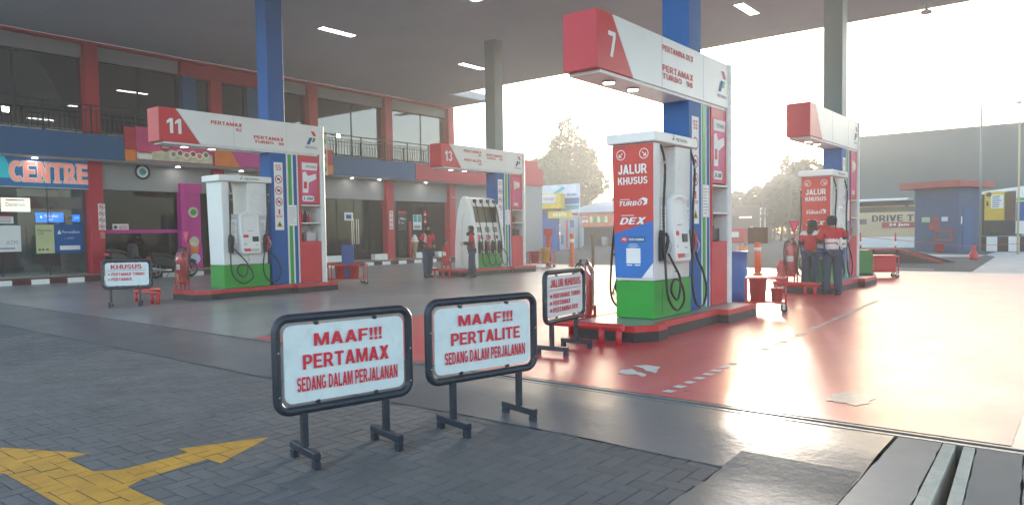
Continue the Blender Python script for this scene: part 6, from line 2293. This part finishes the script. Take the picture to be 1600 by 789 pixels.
# black and white kerb wall
t = bldbox('planter_wall', 'low wall painted in black and white blocks beside the booth', 'wall', -6.1, 47.3)
pw = [MB().box(.002, 0, -.02, .498, .6, .78).mesh('painted_block', m) for m in ('black', 'letter_white')]
for k in range(24):
    o = bpy.data.objects.new('painted_block', pw[k % 2])
    C.objects.link(o)
    o.parent = t
    o.location = (k * .5 + .12, .002 * (k % 2), 0)
MB().box(.1, .02, .781, 12.2, .58, .82).build('cap', 'slab', t)
b = leaf_cloud([(.6 + k * .35, .3, .9, .25, .2, .12) for k in range(5)], 260, .09, random.Random(3))
o = b.build('shrub', 'leaf_dark')
o.location = (-6.1, 47.3, 0)
tag(o, 'low dark creeping plant on the black and white wall beside the booth', 'plant')

# yard beyond: white awning, yellow shed, board
t = bldbox('yard_shelter', 'open shelter with long white roof edge behind the booth', 'shelter', -7.9, 54)
b = MB()
b.prism([(0, 3.08), (12, 4.3), (12, 4.6), (0, 3.22)], 'y', -.3, 5)
b.build('roof', 'letter_white', t)
for x in (2.6, 5.0, 8.0):
    MB().box(x - .06, 0, -.02, x + .06, .12, 3.2).build('pole', 'dark_steel', t)
MB().box(2.2, 2.0, -.02, 12, 2.2, 3.1).build('back_wall', 'brown', t)
t = bldbox('yellow_shed', 'yellow steel box with a printed sheet under the white shelter', 'shed', -5.05, 52)
MB().box(0, 0, 1.70, 1.0, .8, 3.42).build('panel', 'yellow', t, bevel=.02)
MB().box(1.0, .1, 1.75, 1.55, .7, 3.35).build('side_panel', 'brown', t)
MB().box(.02, .02, -.02, 1.5, .78, 1.69).build('base', 'dark_room', t)
F = frame((.33, -.002, 2.42), (1, 0, 0), (0, 0, 1))
b = MB(F)
b.box(0, 0, 0, .62, .80, .01, 0)
for k in range(6):
    b.box(.06, .08 + k * .12, .01, rnd.uniform(.35, .56), .13 + k * .12, .012, 1)
b.build('printed_sheet', ['letter_white', 'letter_dark'], t)
b = MB(frame((0, -.002, 1.7), (1, 0, 0), (0, 0, 1)))
b.prism([(.10, .80), (.22, .95), (.18, 1.15), (.10, 1.2)], 'z', 0, .012)
b.prism(ngon(10, .22, 1.55, .14), 'z', 0, .02)
b.build('mark', 'letter_dark', t)
MB().box(-.35, .1, .9, -.28, .2, 3.0).build('pole', 'yellow', t)
t = bldbox('info_board', 'white and blue tall notice board beyond the black and white wall', 'sign', -3.42, 51)
MB().box(0, 0, .9, .9, .12, 3.5).build('board', 'letter_white', t)
MB().box(.02, -.012, 1.65, .88, -.001, 2.75).build('print', 'blue', t)
MB().box(.02, -.012, 2.8, .88, -.001, 2.98).build('print', 'green', t)
MB().box(.3, .02, -.02, .6, .1, .9).build('post', 'steel', t)
# masts
t = thing('light_mast', 'thin pale mast standing before the booth', 'mast', (-4.25, 42, 0))
MB().tube([(0, 0, -.02), (0, 0, 7.3)], [.06, .04], 8).build('pole', 'grey_col', t)
t = thing('light_mast', 'thin tan lamp mast with a pale lamp head', 'mast', (-2.72, 42, 0))
MB().tube([(0, 0, -.02), (0, 0, 7.1)], [.05, .035], 8).build('pole', 'tan', t)
MB().lathe([(0, 0), (.12, .02), (.14, .1), (.05, .18), (0, .2)], (-.05, 0, 7.1), 12).build('lamp_head', 'light_grey', t)

# barrier and small red fittings on the far apron
t = thing('vehicle_ramp', 'dark low service ramp with red rails on the far apron', 'ramp', (-7.6, 31.6, 0), R(-14))
MB().prism([(0, 0), (3.5, 0), (1.9, .42), (0, .42)], 'y', 0, .08).build('side_plate', 'dark_open', t)
MB().tube([(0, .04, .50), (1.9, .04, .50), (3.5, .04, .04)], .035, 8).build('rail', 'red_old', t)
for x in (.1, .9, 1.8):
    MB().box(x - .03, .0, 0, x + .03, .08, .5).build('leg', 'black', t)
MB().prism([(0, 0), (3.5, 0), (1.9, .42), (0, .42)], 'y', 1.2, 1.28).build('side_plate', 'dark_open', t)
for x, y in ((-7.7, 33.5), (-6.3, 33.2)):
    t = thing('chain_post', 'thin striped post %s on the far apron' % ('beside the ramp end' if x < -7 else 'behind the ramp middle'), 'post', (x, y, 0))
    MB().cyl((0, 0, 0), (0, 0, 1.15), .035, n=8).build('pole', 'red_old', t)
    MB().cyl((0, 0, .6), (0, 0, .78), .038, n=8).build('band', 'letter_white', t)
for x, y, lab in ((-3.78, 35.3, 'standing alone on the apron before the black and white wall'), (-6.35, 27.2, 'behind the red crate cart')):
    o = MB().lathe([(0, 0), (.16, 0), (.17, .05), (.16, .24), (.10, .32), (.075, .36), (.075, .50), (.05, .53), (0, .54)], n=14).build('hydrant_bottle', 'red_old')
    o.location = (x, y, 0)
    tag(o, 'red bottle-shaped hydrant ' + lab, 'hydrant')
b = MB().tube(bez([(-7.7, 33.5, 1.0), (-5.5, 34.5, .72), (-3.8, 35.4, .56), (-1.0, 37.5, .68), (3, 40, .7)], 6), .012, 6)
o = b.build('barrier_rope', 'red_old')
tag(o, 'thin red rope stretched low across the far apron', 'rope')

# ------------------------------------------------------------------ evening haze
hz_ = MB().box(-415, -415, -1.13, 415, 415, 24.0)
hz_ = hz_.build('haze', [])
hz_['kind'] = 'stuff'
hm = bpy.data.materials.new('haze')
hm.use_nodes = True
nt = hm.node_tree
nt.nodes.remove(nt.nodes['Principled BSDF'])
pv = nt.nodes.new('ShaderNodeVolumePrincipled')
pv.inputs['Color'].default_value = (0.95, 0.95, 0.95, 1)
pv.inputs['Density'].default_value = HAZE
pv.inputs['Anisotropy'].default_value = 0.5
nt.links.new(pv.outputs[0], nt.nodes['Material Output'].inputs['Volume'])
hz_.data.materials.append(hm)
